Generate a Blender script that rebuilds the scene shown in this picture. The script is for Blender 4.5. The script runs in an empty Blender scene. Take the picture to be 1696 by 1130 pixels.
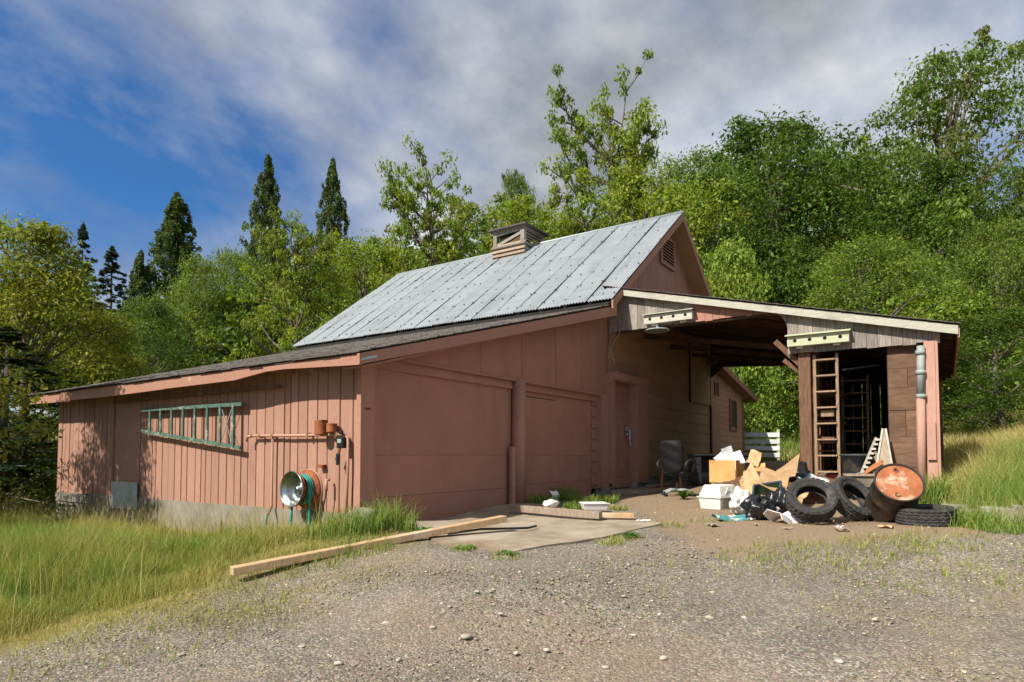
import bpy, math, random
import numpy as np
from mathutils import Vector, Matrix, noise as mnoise
R = math.radians
random.seed(7)
scn = bpy.context.scene
col = scn.collection

# ---------------------------------------------------------------- camera
F, CXP, CYP, PITCH, HOR, HEAD = 1054.0, 848.0, 565.0, R(2.5), 754.0, R(34.3)
CAM = np.array([-5.70, -6.26, 0.83])
SH = HOR - CYP - F * math.tan(PITCH)
fw = np.array([math.cos(HEAD), math.sin(HEAD), 0]); rt = np.array([math.sin(HEAD), -math.cos(HEAD), 0]); upv = np.array([0, 0, 1.0])
f2 = fw * math.cos(PITCH) + upv * math.sin(PITCH); u2 = upv * math.cos(PITCH) - fw * math.sin(PITCH)
cd = bpy.data.cameras.new('camera'); cam = bpy.data.objects.new('camera', cd); col.objects.link(cam)
cd.sensor_width = 36; cd.lens = 36 * F / 1696; cd.shift_y = SH / 1696; cd.clip_end = 3000; cd.clip_start = 0.05
cam.matrix_world = Matrix(((rt[0], u2[0], -f2[0], CAM[0]), (rt[1], u2[1], -f2[1], CAM[1]), (rt[2], u2[2], -f2[2], CAM[2]), (0, 0, 0, 1)))
scn.camera = cam

# ---------------------------------------------------------------- world, sun, exposure
SUN = Vector((-0.70, 0.16, 0.67)).normalized()
w = bpy.data.worlds.new('World'); scn.world = w; w.use_nodes = True
nt = w.node_tree; nt.nodes.clear()
def N(t, ty, **kw):
    n = t.nodes.new(ty)
    for k, v in kw.items():
        if k.startswith('i_'):
            n.inputs[k[2:].replace('_', ' ')].default_value = v
        else: setattr(n, k, v)
    return n
sky = N(nt, 'ShaderNodeTexSky', sky_type='NISHITA', sun_disc=False)
sky.sun_elevation = math.asin(SUN.z); sky.sun_rotation = math.atan2(SUN.x, SUN.y); sky.air_density = 1.0; sky.dust_density = 0.3; sky.ozone_density = 2.0
tc = N(nt, 'ShaderNodeTexCoord')
sep = N(nt, 'ShaderNodeSeparateXYZ'); nt.links.new(tc.outputs['Generated'], sep.inputs[0])
mx = N(nt, 'ShaderNodeMath', operation='MAXIMUM'); mx.inputs[1].default_value = 0.0; nt.links.new(sep.outputs['Z'], mx.inputs[0])
ad = N(nt, 'ShaderNodeMath', operation='ADD'); ad.inputs[1].default_value = 0.42; nt.links.new(mx.outputs[0], ad.inputs[0])
comb = N(nt, 'ShaderNodeCombineXYZ')
for a in 'XY':
    dv = N(nt, 'ShaderNodeMath', operation='DIVIDE'); nt.links.new(sep.outputs[a], dv.inputs[0]); nt.links.new(ad.outputs[0], dv.inputs[1]); nt.links.new(dv.outputs[0], comb.inputs[a])
CLOUD_OFF = (16.9, 17.40, 0.0)
mp = N(nt, 'ShaderNodeMapping'); mp.inputs['Location'].default_value = CLOUD_OFF; mp.inputs['Rotation'].default_value = (0, 0, R(20)); mp.inputs['Scale'].default_value = (1, 1.1, 1)
nt.links.new(comb.outputs[0], mp.inputs[0])
n1 = N(nt, 'ShaderNodeTexNoise', i_Scale=1.05, i_Detail=10.0, i_Roughness=0.58, i_Distortion=0.15); nt.links.new(mp.outputs[0], n1.inputs['Vector'])
n2 = N(nt, 'ShaderNodeTexNoise', i_Scale=2.2, i_Detail=7.0, i_Roughness=0.55); nt.links.new(mp.outputs[0], n2.inputs['Vector'])
cr = N(nt, 'ShaderNodeValToRGB'); cr.color_ramp.elements[0].position = 0.345; cr.color_ramp.elements[1].position = 0.55; nt.links.new(n1.outputs[0], cr.inputs[0])
cc = N(nt, 'ShaderNodeValToRGB'); cc.color_ramp.elements[0].position = 0.36; cc.color_ramp.elements[0].color = (.70, .74, .83, 1); cc.color_ramp.elements[1].position = 0.66; cc.color_ramp.elements[1].color = (1.9, 1.92, 1.96, 1)
nt.links.new(n2.outputs[0], cc.inputs[0])
skd = N(nt, 'ShaderNodeMix', data_type='RGBA', blend_type='MULTIPLY'); skd.inputs[0].default_value = 1.0; nt.links.new(sky.outputs[0], skd.inputs[6]); skd.inputs[7].default_value = (0.09, 0.185, 0.28, 1)
mix = N(nt, 'ShaderNodeMix', data_type='RGBA'); nt.links.new(cr.outputs[0], mix.inputs[0]); nt.links.new(skd.outputs[2], mix.inputs[6]); nt.links.new(cc.outputs[0], mix.inputs[7])
bg = N(nt, 'ShaderNodeBackground'); bg.inputs[1].default_value = 0.14
wo = N(nt, 'ShaderNodeOutputWorld'); nt.links.new(mix.outputs[2], bg.inputs[0]); nt.links.new(bg.outputs[0], wo.inputs[0])
sl = bpy.data.lights.new('sun', 'SUN'); sl.energy = 2.1; sl.angle = R(0.6); sl.color = (1, 0.94, 0.84)
so = bpy.data.objects.new('sun', sl); col.objects.link(so); so.rotation_euler = SUN.to_track_quat('Z', 'Y').to_euler(); so.location = (-20, 5, 25)
scn.view_settings.view_transform = 'Standard'; scn.view_settings.look = 'None'; scn.view_settings.exposure = 1.72; scn.view_settings.gamma = 1
scn.cycles.max_bounces = 10; scn.cycles.diffuse_bounces = 6; scn.cycles.glossy_bounces = 2; scn.cycles.transmission_bounces = 4; scn.cycles.transparent_max_bounces = 6
scn.cycles.use_denoising = True

# ---------------------------------------------------------------- ground height and pixel rays
GC = np.array([(0,0,-.04),(3.5,0,-.03),(7,0,0),(3.5,-2.5,-.1),(0,-2.2,-.13),(-.8,-2.9,-.2),(7,-2.5,0),(-5.7,-6.3,-.78),(-3,-5,-.5),(0,-6,-.35),(4.2,-4.8,-.05),
 (2,-4,-.12),(1,-9,-.3),(4.6,-6.2,-.03),(5,-7.5,.05),(6,-7,.22),(8,-8,.5),(8,-2,.02),(11,-2,.1),(11,-4,.2),(0,1,-.3),(0,3,-.42),(0,9.4,-.58),(-2,2,-.45),(-3,-1.5,-.42),(-4,0,-.62),(-5,5,-.78),(-8,0,-.95),(-3,10,-.8),
 (-10,10,-1.1),(-12,-10,-1.3),(0,15,-.6),(12,14,0),(18,-3,.6),(25,-2,1.1),(22,5,.7),(30,-10,2.1),(20,-14,1.7),(14,-10,1.0),(35,10,2),(0,30,-.5),(-20,20,-1.2),(15,-25,2),(0,-20,-.3),(40,-20,3)])
def gz(x, y):
    x = np.asarray(x, float); y = np.asarray(y, float)
    d = (x[..., None] - GC[:, 0]) ** 2 + (y[..., None] - GC[:, 1]) ** 2 + 0.15
    wt = 1 / d ** 1.7
    z = (wt * GC[:, 2]).sum(-1) / wt.sum(-1)
    dd = (x - CAM[0]) * fw[0] + (y - CAM[1]) * fw[1]; ll = (x - CAM[0]) * rt[0] + (y - CAM[1]) * rt[1]
    return z + 0.24 * np.clip(dd - 34 + 0 * ll, 0, 60) * np.clip(0.65 + ll / 45, 0.25, 1.3)
def g1(x, y): return float(gz(x, y))
def ray(px, py): return f2 * F + rt * (px - CXP) - u2 * (py - CYP - SH)
def pl(px, py, ax, v):
    d = ray(px, py); return CAM + d * ((v - CAM[ax]) / d[ax])
def gp(px, py):                      # pixel -> the point of the ground it shows
    d = ray(px, py); d = d / np.linalg.norm(d); t = 0.5
    while t < 120:
        p = CAM + d * t
        if p[2] < g1(p[0], p[1]): break
        t += 0.05
    return Vector((p[0], p[1], g1(p[0], p[1])))
def at_depth(px, depth):             # a place on the ground in that direction, that many metres ahead
    p = CAM + (f2 * F + rt * (px - CXP)) / F * depth
    return Vector((p[0], p[1], g1(p[0], p[1])))
def at_px(px, py, depth):
    d = ray(px, py); return Vector(CAM + d / F * depth)

# ---------------------------------------------------------------- materials
MATS = {}
def base_mat(name):
    m = bpy.data.materials.new(name); m.use_nodes = True; t = m.node_tree; MATS[name] = m
    return m, t, t.nodes['Principled BSDF']
def surf(name, c1, c2, scale=(1, 1, 1), nscale=4, rough=.75, bump=.25, c3=None, t3=(.55, .7), s3=1.2, metal=0, rnd=0.12, detail=6, dist=.02, spec=.3, s3v=(1,1,1)):
    m, t, b = base_mat(name); L = t.links.new
    tcn = N(t, 'ShaderNodeTexCoord'); mp = N(t, 'ShaderNodeMapping'); mp.inputs['Scale'].default_value = scale; L(tcn.outputs['Object'], mp.inputs[0])
    oi = N(t, 'ShaderNodeObjectInfo'); vo = N(t, 'ShaderNodeVectorMath', operation='SCALE'); 
    cmb = N(t, 'ShaderNodeCombineXYZ'); L(oi.outputs['Random'], cmb.inputs[0]); L(oi.outputs['Random'], cmb.inputs[1]); L(oi.outputs['Random'], cmb.inputs[2]); L(cmb.outputs[0], vo.inputs[0]); vo.inputs['Scale'].default_value = 37.0
    va = N(t, 'ShaderNodeVectorMath', operation='ADD'); L(mp.outputs[0], va.inputs[0]); L(vo.outputs[0], va.inputs[1])
    n = N(t, 'ShaderNodeTexNoise', i_Scale=nscale, i_Detail=detail, i_Roughness=.62); L(va.outputs[0], n.inputs['Vector'])
    r = N(t, 'ShaderNodeValToRGB'); e = r.color_ramp.elements; e[0].position = .32; e[1].position = .68; e[0].color = (*c1, 1); e[1].color = (*c2, 1); L(n.outputs[0], r.inputs[0])
    out = r.outputs[0]
    if c3:
        mp3 = N(t, 'ShaderNodeMapping'); mp3.inputs['Scale'].default_value = s3v; L(tcn.outputs['Object'], mp3.inputs[0]); va3 = N(t, 'ShaderNodeVectorMath', operation='ADD'); L(mp3.outputs[0], va3.inputs[0]); L(vo.outputs[0], va3.inputs[1])
        n3 = N(t, 'ShaderNodeTexNoise', i_Scale=s3, i_Detail=7.0, i_Roughness=.65); L(va3.outputs[0], n3.inputs['Vector'])
        r3 = N(t, 'ShaderNodeValToRGB'); r3.color_ramp.elements[0].position = t3[0]; r3.color_ramp.elements[1].position = t3[1]; L(n3.outputs[0], r3.inputs[0])
        m3 = N(t, 'ShaderNodeMix', data_type='RGBA'); L(r3.outputs[0], m3.inputs[0]); L(out, m3.inputs[6]); m3.inputs[7].default_value = (*c3, 1); out = m3.outputs[2]
    if rnd:
        hs = N(t, 'ShaderNodeHueSaturation'); mr = N(t, 'ShaderNodeMapRange'); mr.inputs[3].default_value = 1 - rnd; mr.inputs[4].default_value = 1 + rnd; L(oi.outputs['Random'], mr.inputs[0]); L(mr.outputs[0], hs.inputs['Value']); L(out, hs.inputs['Color']); out = hs.outputs[0]
    L(out, b.inputs['Base Color'])
    b.inputs['Roughness'].default_value = rough; b.inputs['Metallic'].default_value = metal; b.inputs['Specular IOR Level'].default_value = spec
    if bump:
        bp = N(t, 'ShaderNodeBump'); bp.inputs['Strength'].default_value = bump; bp.inputs['Distance'].default_value = dist; L(n.outputs[0], bp.inputs['Height']); L(bp.outputs[0], b.inputs['Normal'])
    return m
PINK1, PINK2 = (.32, .174, .122), (.395, .215, .153)
surf('pink_siding', PINK1, PINK2, (9, 9, 1.2), 5, .8, .5, c3=(.28, .13, .095), t3=(.58, .78), s3=1.6, rnd=.09, s3v=(3, 3, .6))
surf('pink_panel', (.32, .152, .104), (.37, .178, .122), (1, 1, 1), 2.2, .62, .12, c3=(.265, .12, .082), t3=(.5, .82), s3=1.3, rnd=.03, s3v=(1.6, 1.6, .45))
surf('pink_trim', (.325, .165, .113), (.39, .2, .14), (6, 6, 6), 3, .75, .3, c3=(.5, .36, .29), t3=(.66, .73), s3=2.2, rnd=.06)
surf('pink_faded', (.40, .225, .165), (.48, .275, .205), (6, 6, 1.5), 4, .75, .3, c3=(.36, .17, .13), t3=(.58, .75), s3=1.6, rnd=.06)
surf('lap_paint', (.41, .23, .13), (.49, .285, .165), (1, 1, 4), 3, .75, .25, c3=(.37, .24, .115), t3=(.42, .62), s3=.8, rnd=.07)
surf('annex_paint', (.43, .23, .15), (.5, .27, .18), (1, 1, 4), 3, .75, .2, rnd=.05)
surf('grey_board', (.17, .14, .115), (.36, .32, .275), (11, 11, 1), 4, .88, .6, c3=(.15, .10, .075), t3=(.56, .75), s3=1.8, rnd=.2, s3v=(5, 5, .8))
surf('pale_board', (.40, .39, .31), (.52, .50, .42), (9, 2, 9), 3, .85, .4, c3=(.28, .26, .2), t3=(.55, .72), s3=2, rnd=.08)
surf('green_board', (.38, .42, .25), (.5, .52, .36), (9, 2, 9), 3, .85, .4, c3=(.3, .27, .2), t3=(.6, .75), s3=3, rnd=.08)
surf('brown_wood', (.10, .05, .028), (.2, .11, .065), (10, 10, 1.2), 3, .85, .5, c3=(.3, .21, .14), t3=(.6, .75), s3=2, rnd=.2)
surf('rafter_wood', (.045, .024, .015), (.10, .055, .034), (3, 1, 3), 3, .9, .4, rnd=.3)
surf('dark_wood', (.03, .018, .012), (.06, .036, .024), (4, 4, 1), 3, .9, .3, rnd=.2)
surf('plywood', (.11, .06, .036), (.20, .115, .07), (1.5, 1.5, 7), 2, .8, .3, c3=(.09, .05, .032), t3=(.5, .75), s3=1.6, rnd=.28)
surf('ladder_wood', (.24, .15, .09), (.38, .26, .17), (8, 8, 2), 3, .85, .4, rnd=.15)
surf('new_lumber', (.42, .27, .14), (.55, .38, .22), (2, 14, 2), 3, .75, .35, c3=(.6, .52, .4), t3=(.55, .7), s3=1.2, rnd=.1)
surf('old_lumber', (.24, .18, .13), (.38, .30, .22), (2, 12, 2), 3, .85, .4, rnd=.15)
surf('green_paint', (.05, .105, .08), (.09, .15, .115), (6, 6, 6), 4, .7, .35, c3=(.34, .36, .29), t3=(.54, .64), s3=5, rnd=.1)
surf('roof_metal', (.30, .33, .35), (.38, .405, .42), (3, .35, .35), 2.2, .5, .08, c3=(.26, .275, .275), t3=(.5, .78), s3=.9, metal=.25, rnd=.06, spec=.4, s3v=(.6, 3, .6))
surf('roof_black', (.02, .018, .016), (.035, .03, .026), nscale=5, rough=.95, rnd=0)
surf('shingle', (.075, .066, .06), (.17, .15, .135), (3, 7, 3), 5, .95, .8, c3=(.13, .14, .06), t3=(.62, .75), s3=2.5, rnd=.22, dist=.03)
surf('concrete', (.19, .17, .13), (.28, .255, .205), nscale=3, rough=.92, bump=.4, c3=(.11, .095, .065), t3=(.46, .7), s3=1.3, rnd=.05, dist=.015)
surf('slab', (.30, .25, .18), (.40, .345, .265), nscale=2.5, rough=.92, bump=.35, c3=(.20, .14, .09), t3=(.42, .66), s3=1.1, rnd=0, dist=.012)
surf('block', (.22, .2, .16), (.36, .33, .28), nscale=7, rough=.95, bump=.7, c3=(.12, .13, .06), t3=(.5, .65), s3=3, rnd=.2, dist=.02)
surf('galvanised', (.36, .40, .42), (.5, .54, .56), nscale=6, rough=.45, bump=.05, metal=.6, rnd=.05)
surf('pale_pipe', (.22, .25, .24), (.33, .36, .345), nscale=6, rough=.6, bump=.1, c3=(.3, .24, .2), t3=(.62, .7), s3=6, rnd=.05)
surf('rust', (.22, .06, .028), (.36, .13, .05), nscale=9, rough=.85, bump=.5, c3=(.12, .035, .02), t3=(.5, .65), s3=5, rnd=.1)
surf('barrel_lid', (.26, .075, .03), (.40, .15, .06), nscale=6, rough=.75, bump=.3, c3=(.44, .34, .24), t3=(.53, .62), s3=4.2, rnd=0)
surf('barrel_black', (.022, .019, .016), (.05, .036, .026), nscale=5, rough=.5, bump=.2, c3=(.13, .06, .03), t3=(.6, .72), s3=4, rnd=0)
surf('tyre_rubber', (.028, .027, .026), (.055, .052, .049), nscale=14, rough=.85, bump=.25, c3=(.13, .115, .1), t3=(.58, .78), s3=3.5, rnd=.15)
surf('chrome', (.26, .29, .28), (.40, .43, .41), nscale=5, rough=.3, bump=.02, metal=.95, rnd=0)
surf('teal_rubber', (.02, .22, .19), (.03, .30, .25), nscale=8, rough=.45, bump=0, rnd=.05)
surf('dark_plastic', (.010, .010, .0105), (.02, .02, .021), nscale=9, rough=.5, bump=.15, c3=(.1, .09, .075), t3=(.58, .74), s3=5, rnd=.1)
surf('leather', (.007, .007, .0075), (.014, .014, .015), nscale=16, rough=.6, bump=.4, c3=(.04, .038, .036), t3=(.63, .74), s3=6, rnd=0, spec=.2)
surf('tub_plastic', (.028, .034, .04), (.05, .057, .064), nscale=7, rough=.6, bump=.15, c3=(.20, .15, .10), t3=(.5, .68), s3=4, rnd=0)
surf('bag_plastic', (.008, .008, .009), (.014, .014, .016), nscale=12, rough=.25, bump=.7, rnd=.1, spec=.6)
surf('cardboard', (.42, .26, .13), (.52, .34, .18), nscale=5, rough=.85, bump=.15, c3=(.33, .2, .1), t3=(.55, .72), s3=3, rnd=.18)
surf('cardboard_bright', (.56, .30, .10), (.64, .38, .15), nscale=4, rough=.8, bump=.1, c3=(.45, .22, .07), t3=(.5, .7), s3=3, rnd=.0)
surf('paper', (.72, .71, .70), (.84, .83, .82), nscale=6, rough=.8, bump=.1, c3=(.45, .46, .55), t3=(.66, .7), s3=14, rnd=.04)
surf('white_plastic', (.66, .64, .58), (.76, .74, .69), nscale=5, rough=.5, bump=.08, c3=(.5, .45, .37), t3=(.55, .75), s3=4, rnd=.04)
surf('white_cloth', (.62, .60, .56), (.78, .76, .72), nscale=14, rough=.85, bump=.6, c3=(.36, .3, .24), t3=(.58, .72), s3=9, rnd=.05)
surf('teal_cloth', (.04, .17, .19), (.10, .30, .32), nscale=12, rough=.7, bump=.5, c3=(.55, .62, .6), t3=(.56, .62), s3=9, rnd=.0)
surf('green_plastic', (.02, .13, .06), (.03, .17, .085), nscale=6, rough=.45, bump=.1, rnd=0)
surf('navy_plastic', (.018, .04, .055), (.03, .055, .075), nscale=6, rough=.45, bump=.1, rnd=0)
surf('blue_plastic', (.38, .55, .62), (.5, .66, .72), nscale=6, rough=.5, bump=.1, rnd=0)
surf('red_plastic', (.4, .02, .015), (.5, .04, .025), nscale=6, rough=.5, bump=.05, rnd=0)
surf('orange_wood', (.36, .13, .045), (.46, .19, .075), (2, 2, 9), 3, .6, .2, rnd=.1)
surf('fence_white', (.55, .56, .54), (.68, .69, .67), (2, 8, 8), 3, .8, .3, c3=(.4, .41, .38), t3=(.58, .72), s3=3, rnd=.08)
surf('bark', (.085, .066, .05), (.18, .15, .12), (5, 5, 1.5), 4, .95, .8, rnd=.2)
surf('stone', (.34, .30, .24), (.50, .45, .37), nscale=8, rough=.85, bump=.2, rnd=.22)
surf('brass', (.3, .2, .09), (.42, .29, .13), nscale=8, rough=.5, bump=.1, metal=.6, rnd=0)
surf('interior_dark', (.012, .01, .008), (.02, .016, .012), nscale=4, rough=.95, bump=0, rnd=0)
surf('window_glass', (.05, .03, .028), (.08, .045, .04), nscale=2, rough=.35, bump=0, rnd=0, spec=.3)
def attr_mat(name, rough=.7, transl=.35, spec=.25):
    m, t, b = base_mat(name); L = t.links.new
    a = N(t, 'ShaderNodeAttribute', attribute_name='col'); L(a.outputs['Color'], b.inputs['Base Color']); b.inputs['Roughness'].default_value = rough; b.inputs['Specular IOR Level'].default_value = spec
    if transl:
        tr = N(t, 'ShaderNodeBsdfTranslucent'); mu = N(t, 'ShaderNodeMix', data_type='RGBA', blend_type='MULTIPLY'); mu.inputs[0].default_value = 1; L(a.outputs['Color'], mu.inputs[6]); mu.inputs[7].default_value = (1.5, 1.55, .55, 1); L(mu.outputs[2], tr.inputs[0])
        ms = N(t, 'ShaderNodeMixShader'); ms.inputs[0].default_value = transl; L(b.outputs[0], ms.inputs[1]); L(tr.outputs[0], ms.inputs[2]); L(ms.outputs[0], t.nodes['Material Output'].inputs[0])
    return m
attr_mat('leaf', .55, .38); attr_mat('blade', .6, .3); attr_mat('pebble', .85, 0)
# the ground: gravel, bare dirt and soil under grass, told apart by a painted map of what lies where
m, t, b = base_mat('ground'); L = t.links.new
tcn = N(t, 'ShaderNodeTexCoord'); at = N(t, 'ShaderNodeAttribute', attribute_name='col'); sp = N(t, 'ShaderNodeSeparateColor'); L(at.outputs['Color'], sp.inputs[0])
v1 = N(t, 'ShaderNodeTexVoronoi', i_Scale=60.0); L(tcn.outputs['Object'], v1.inputs['Vector'])
v2 = N(t, 'ShaderNodeTexVoronoi', i_Scale=140.0); L(tcn.outputs['Object'], v2.inputs['Vector'])
nn = N(t, 'ShaderNodeTexNoise', i_Scale=1.3, i_Detail=8.0, i_Roughness=.65); L(tcn.outputs['Object'], nn.inputs['Vector'])
nf = N(t, 'ShaderNodeTexNoise', i_Scale=70.0, i_Detail=4.0); L(tcn.outputs['Object'], nf.inputs['Vector'])
sv = N(t, 'ShaderNodeSeparateColor'); L(v1.outputs['Color'], sv.inputs[0])
rg = N(t, 'ShaderNodeValToRGB'); e = rg.color_ramp.elements; e[0].position = 0; e[0].color = (.13, .112, .09, 1); e[1].position = 1; e[1].color = (.40, .35, .28, 1)
x = e.new(.45); x.color = (.20, .172, .138, 1); x = e.new(.8); x.color = (.27, .23, .18, 1); L(sv.outputs[0], rg.inputs[0])
sv2 = N(t, 'ShaderNodeSeparateColor'); L(v2.outputs['Color'], sv2.inputs[0])
mg = N(t, 'ShaderNodeMix', data_type='RGBA', blend_type='OVERLAY'); mg.inputs[0].default_value = .35; L(rg.outputs[0], mg.inputs[6]); L(v2.outputs['Color'], mg.inputs[7])
hs0 = N(t, 'ShaderNodeHueSaturation'); hs0.inputs['Saturation'].default_value = .75; L(mg.outputs[2], hs0.inputs['Color'])
mdz = N(t, 'ShaderNodeMix', data_type='RGBA', blend_type='MULTIPLY'); mdz.inputs[0].default_value = .75; L(hs0.outputs[0], mdz.inputs[6])
rz = N(t, 'ShaderNodeValToRGB'); rz.color_ramp.elements[0].position = .3; rz.color_ramp.elements[1].position = .7; rz.color_ramp.elements[0].color = (.62, .57, .52, 1); rz.color_ramp.elements[1].color = (1.1, 1.05, .98, 1); L(nn.outputs[0], rz.inputs[0]); L(rz.outputs[0], mdz.inputs[7])
rd = N(t, 'ShaderNodeValToRGB'); rd.color_ramp.elements[0].position = .3; rd.color_ramp.elements[1].position = .7; rd.color_ramp.elements[0].color = (.19, .13, .082, 1); rd.color_ramp.elements[1].color = (.34, .255, .17, 1); L(nf.outputs[0], rd.inputs[0])
def fuzzy(chan, amp=.9):
    ma = N(t, 'ShaderNodeMath', operation='MULTIPLY_ADD'); L(nn.outputs[0], ma.inputs[0]); ma.inputs[1].default_value = amp; ma.inputs[2].default_value = -amp / 2
    mb = N(t, 'ShaderNodeMath', operation='ADD', use_clamp=True); L(sp.outputs[chan], mb.inputs[0]); L(ma.outputs[0], mb.inputs[1])
    r_ = N(t, 'ShaderNodeValToRGB'); r_.color_ramp.elements[0].position = .3; r_.color_ramp.elements[1].position = .75; L(mb.outputs[0], r_.inputs[0]); return r_.outputs[0]
nb2 = N(t, 'ShaderNodeTexNoise', i_Scale=.55, i_Detail=7.0, i_Roughness=.6); L(tcn.outputs['Object'], nb2.inputs['Vector'])
rb2 = N(t, 'ShaderNodeValToRGB'); rb2.color_ramp.elements[0].position = .45; rb2.color_ramp.elements[1].position = .68; rb2.color_ramp.elements[1].color = (.55, .55, .55, 1); L(nb2.outputs[0], rb2.inputs[0])
mbr = N(t, 'ShaderNodeMix', data_type='RGBA'); L(rb2.outputs[0], mbr.inputs[0]); L(mdz.outputs[2], mbr.inputs[6]); L(rd.outputs[0], mbr.inputs[7])
m1 = N(t, 'ShaderNodeMix', data_type='RGBA'); L(fuzzy(0), m1.inputs[0]); L(mbr.outputs[2], m1.inputs[6]); L(rd.outputs[0], m1.inputs[7])
rs = N(t, 'ShaderNodeValToRGB'); rs.color_ramp.elements[0].color = (.12, .11, .035, 1); rs.color_ramp.elements[1].color = (.26, .2, .08, 1); L(nf.outputs[0], rs.inputs[0])
m2 = N(t, 'ShaderNodeMix', data_type='RGBA'); L(fuzzy(1), m2.inputs[0]); L(m1.outputs[2], m2.inputs[6]); L(rs.outputs[0], m2.inputs[7])
L(m2.outputs[2], b.inputs['Base Color']); b.inputs['Roughness'].default_value = .95; b.inputs['Specular IOR Level'].default_value = .15
bp = N(t, 'ShaderNodeBump'); bp.inputs['Strength'].default_value = .9; bp.inputs['Distance'].default_value = .01; bp.invert = True; L(v1.outputs['Distance'], bp.inputs['Height']); L(bp.outputs[0], b.inputs['Normal'])

# ---------------------------------------------------------------- builders
class MB:
    def __init__(s): s.v = []; s.f = []
    def poly(s, pts, faces):
        o = len(s.v); s.v += [tuple(p) for p in pts]; s.f += [tuple(i + o for i in f) for f in faces]; return s
    def box(s, lo, hi, M=None):
        (x0, y0, z0), (x1, y1, z1) = lo, hi
        p = [Vector(q) for q in ((x0,y0,z0),(x1,y0,z0),(x1,y1,z0),(x0,y1,z0),(x0,y0,z1),(x1,y0,z1),(x1,y1,z1),(x0,y1,z1))]
        if M: p = [M @ q for q in p]
        return s.poly(p, ((0,3,2,1),(4,5,6,7),(0,1,5,4),(1,2,6,5),(2,3,7,6),(3,0,4,7)))
    def bar(s, a, b, wd, th, up=(0, 0, 1)):
        a, b = Vector(a), Vector(b); d = (b - a).normalized(); u = Vector(up); sd = d.cross(u)
        if sd.length < 1e-4: sd = d.cross(Vector((1, 0, 0)))
        sd.normalize(); u = sd.cross(d); p = []
        for q in (a, b): p += [q + sd * (i * wd / 2) + u * (j * th / 2) for i, j in ((-1,-1),(1,-1),(1,1),(-1,1))]
        return s.poly(p, ((0,1,2,3),(7,6,5,4),(0,4,5,1),(1,5,6,2),(2,6,7,3),(3,7,4,0)))
    def prism(s, pts, d):           # polygon (list of 3D) extruded by vector d
        n = len(pts); d = Vector(d); p = [Vector(q) for q in pts]; p += [q + d for q in p]
        return s.poly(p, [tuple(range(n))[::-1], tuple(range(n, 2 * n))] + [(i, (i + 1) % n, n + (i + 1) % n, n + i) for i in range(n)])
    def tube(s, path, r, n=8, cap=True):
        path = [Vector(p) for p in path]; rr = r if isinstance(r, (list, tuple)) else [r] * len(path); o = len(s.v); prev = None
        for i, p in enumerate(path):
            d = (path[min(i + 1, len(path) - 1)] - path[max(i - 1, 0)]).normalized()
            a = prev if prev is not None else (Vector((0, 0, 1)) if abs(d.z) < .9 else Vector((1, 0, 0)))
            x = (a - d * a.dot(d)).normalized(); y = d.cross(x); prev = x
            for k in range(n):
                an = 2 * math.pi * k / n; s.v.append(tuple(p + x * (math.cos(an) * rr[i]) + y * (math.sin(an) * rr[i])))
        for i in range(len(path) - 1):
            for k in range(n):
                a0 = o + i * n + k; a1 = o + i * n + (k + 1) % n; s.f.append((a0, a1, a1 + n, a0 + n))
        if cap: s.f.append(tuple(o + k for k in range(n))[::-1]); s.f.append(tuple(o + (len(path) - 1) * n + k for k in range(n)))
        return s
    def lathe(s, prof, n=32, M=None, fn=None, close=False):     # prof: (r, z)
        o = len(s.v); m_ = len(prof)
        for k in range(n):
            an = 2 * math.pi * k / n
            for j, (r, z) in enumerate(prof):
                if fn: r, z = fn(k, j, r, z)
                q = Vector((r * math.cos(an), r * math.sin(an), z)); s.v.append(tuple(M @ q if M else q))
        for k in range(n):
            for j in range(m_ if close else m_ - 1):
                a = o + k * m_ + j; b_ = o + k * m_ + (j + 1) % m_; c = o + ((k + 1) % n) * m_ + (j + 1) % m_; d = o + ((k + 1) % n) * m_ + j; s.f.append((a, d, c, b_))
        return s
    def blob(s, c, rad, seed, amp=.35, freq=2.5, n=24, flat=None):
        o = len(s.v); c = Vector(c)
        for i in range(n + 1):
            th = math.pi * i / n
            for k in range(2 * n):
                ph = math.pi * k / n; d = Vector((math.sin(th) * math.cos(ph), math.sin(th) * math.sin(ph), math.cos(th)))
                h = 1 + amp * mnoise.noise(d * freq * .7 + Vector((seed, seed * 2.3, 0))) - amp * .45 * max(0, .35 - abs(mnoise.noise(d * freq * 1.6 + Vector((seed, 9, 0))))) - amp * .2 * max(0, .3 - abs(mnoise.noise(d * freq * 3.4 + Vector((seed, 3, 0)))))
                q = Vector((d.x * rad[0], d.y * rad[1], d.z * rad[2])) * h + c
                if flat is not None: q.z = max(q.z, flat + .01 * mnoise.noise(q * 9))
                s.v.append(tuple(q))
        for i in range(n):
            for k in range(2 * n):
                a = o + i * 2 * n + k; b_ = o + i * 2 * n + (k + 1) % (2 * n); s.f.append((a, a + 2 * n, b_ + 2 * n, b_))
        return s
    def sheet(s, p00, ex, ey, nx, ny, fn, th=0):      # a crumpled sheet
        o = len(s.v); p00, ex, ey = Vector(p00), Vector(ex), Vector(ey)
        for j in range(ny + 1):
            for i in range(nx + 1):
                s.v.append(tuple(p00 + ex * (i / nx) + ey * (j / ny) + Vector(fn(i / nx, j / ny))))
        for j in range(ny):
            for i in range(nx):
                a = o + j * (nx + 1) + i; s.f.append((a, a + 1, a + nx + 2, a + nx + 1))
        return s
    def mesh(s, name, smooth=False):
        me = bpy.data.meshes.new(name); me.from_pydata(s.v, [], s.f); me.update()
        if smooth: me.polygons.foreach_set('use_smooth', [True] * len(me.polygons))
        return me
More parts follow.
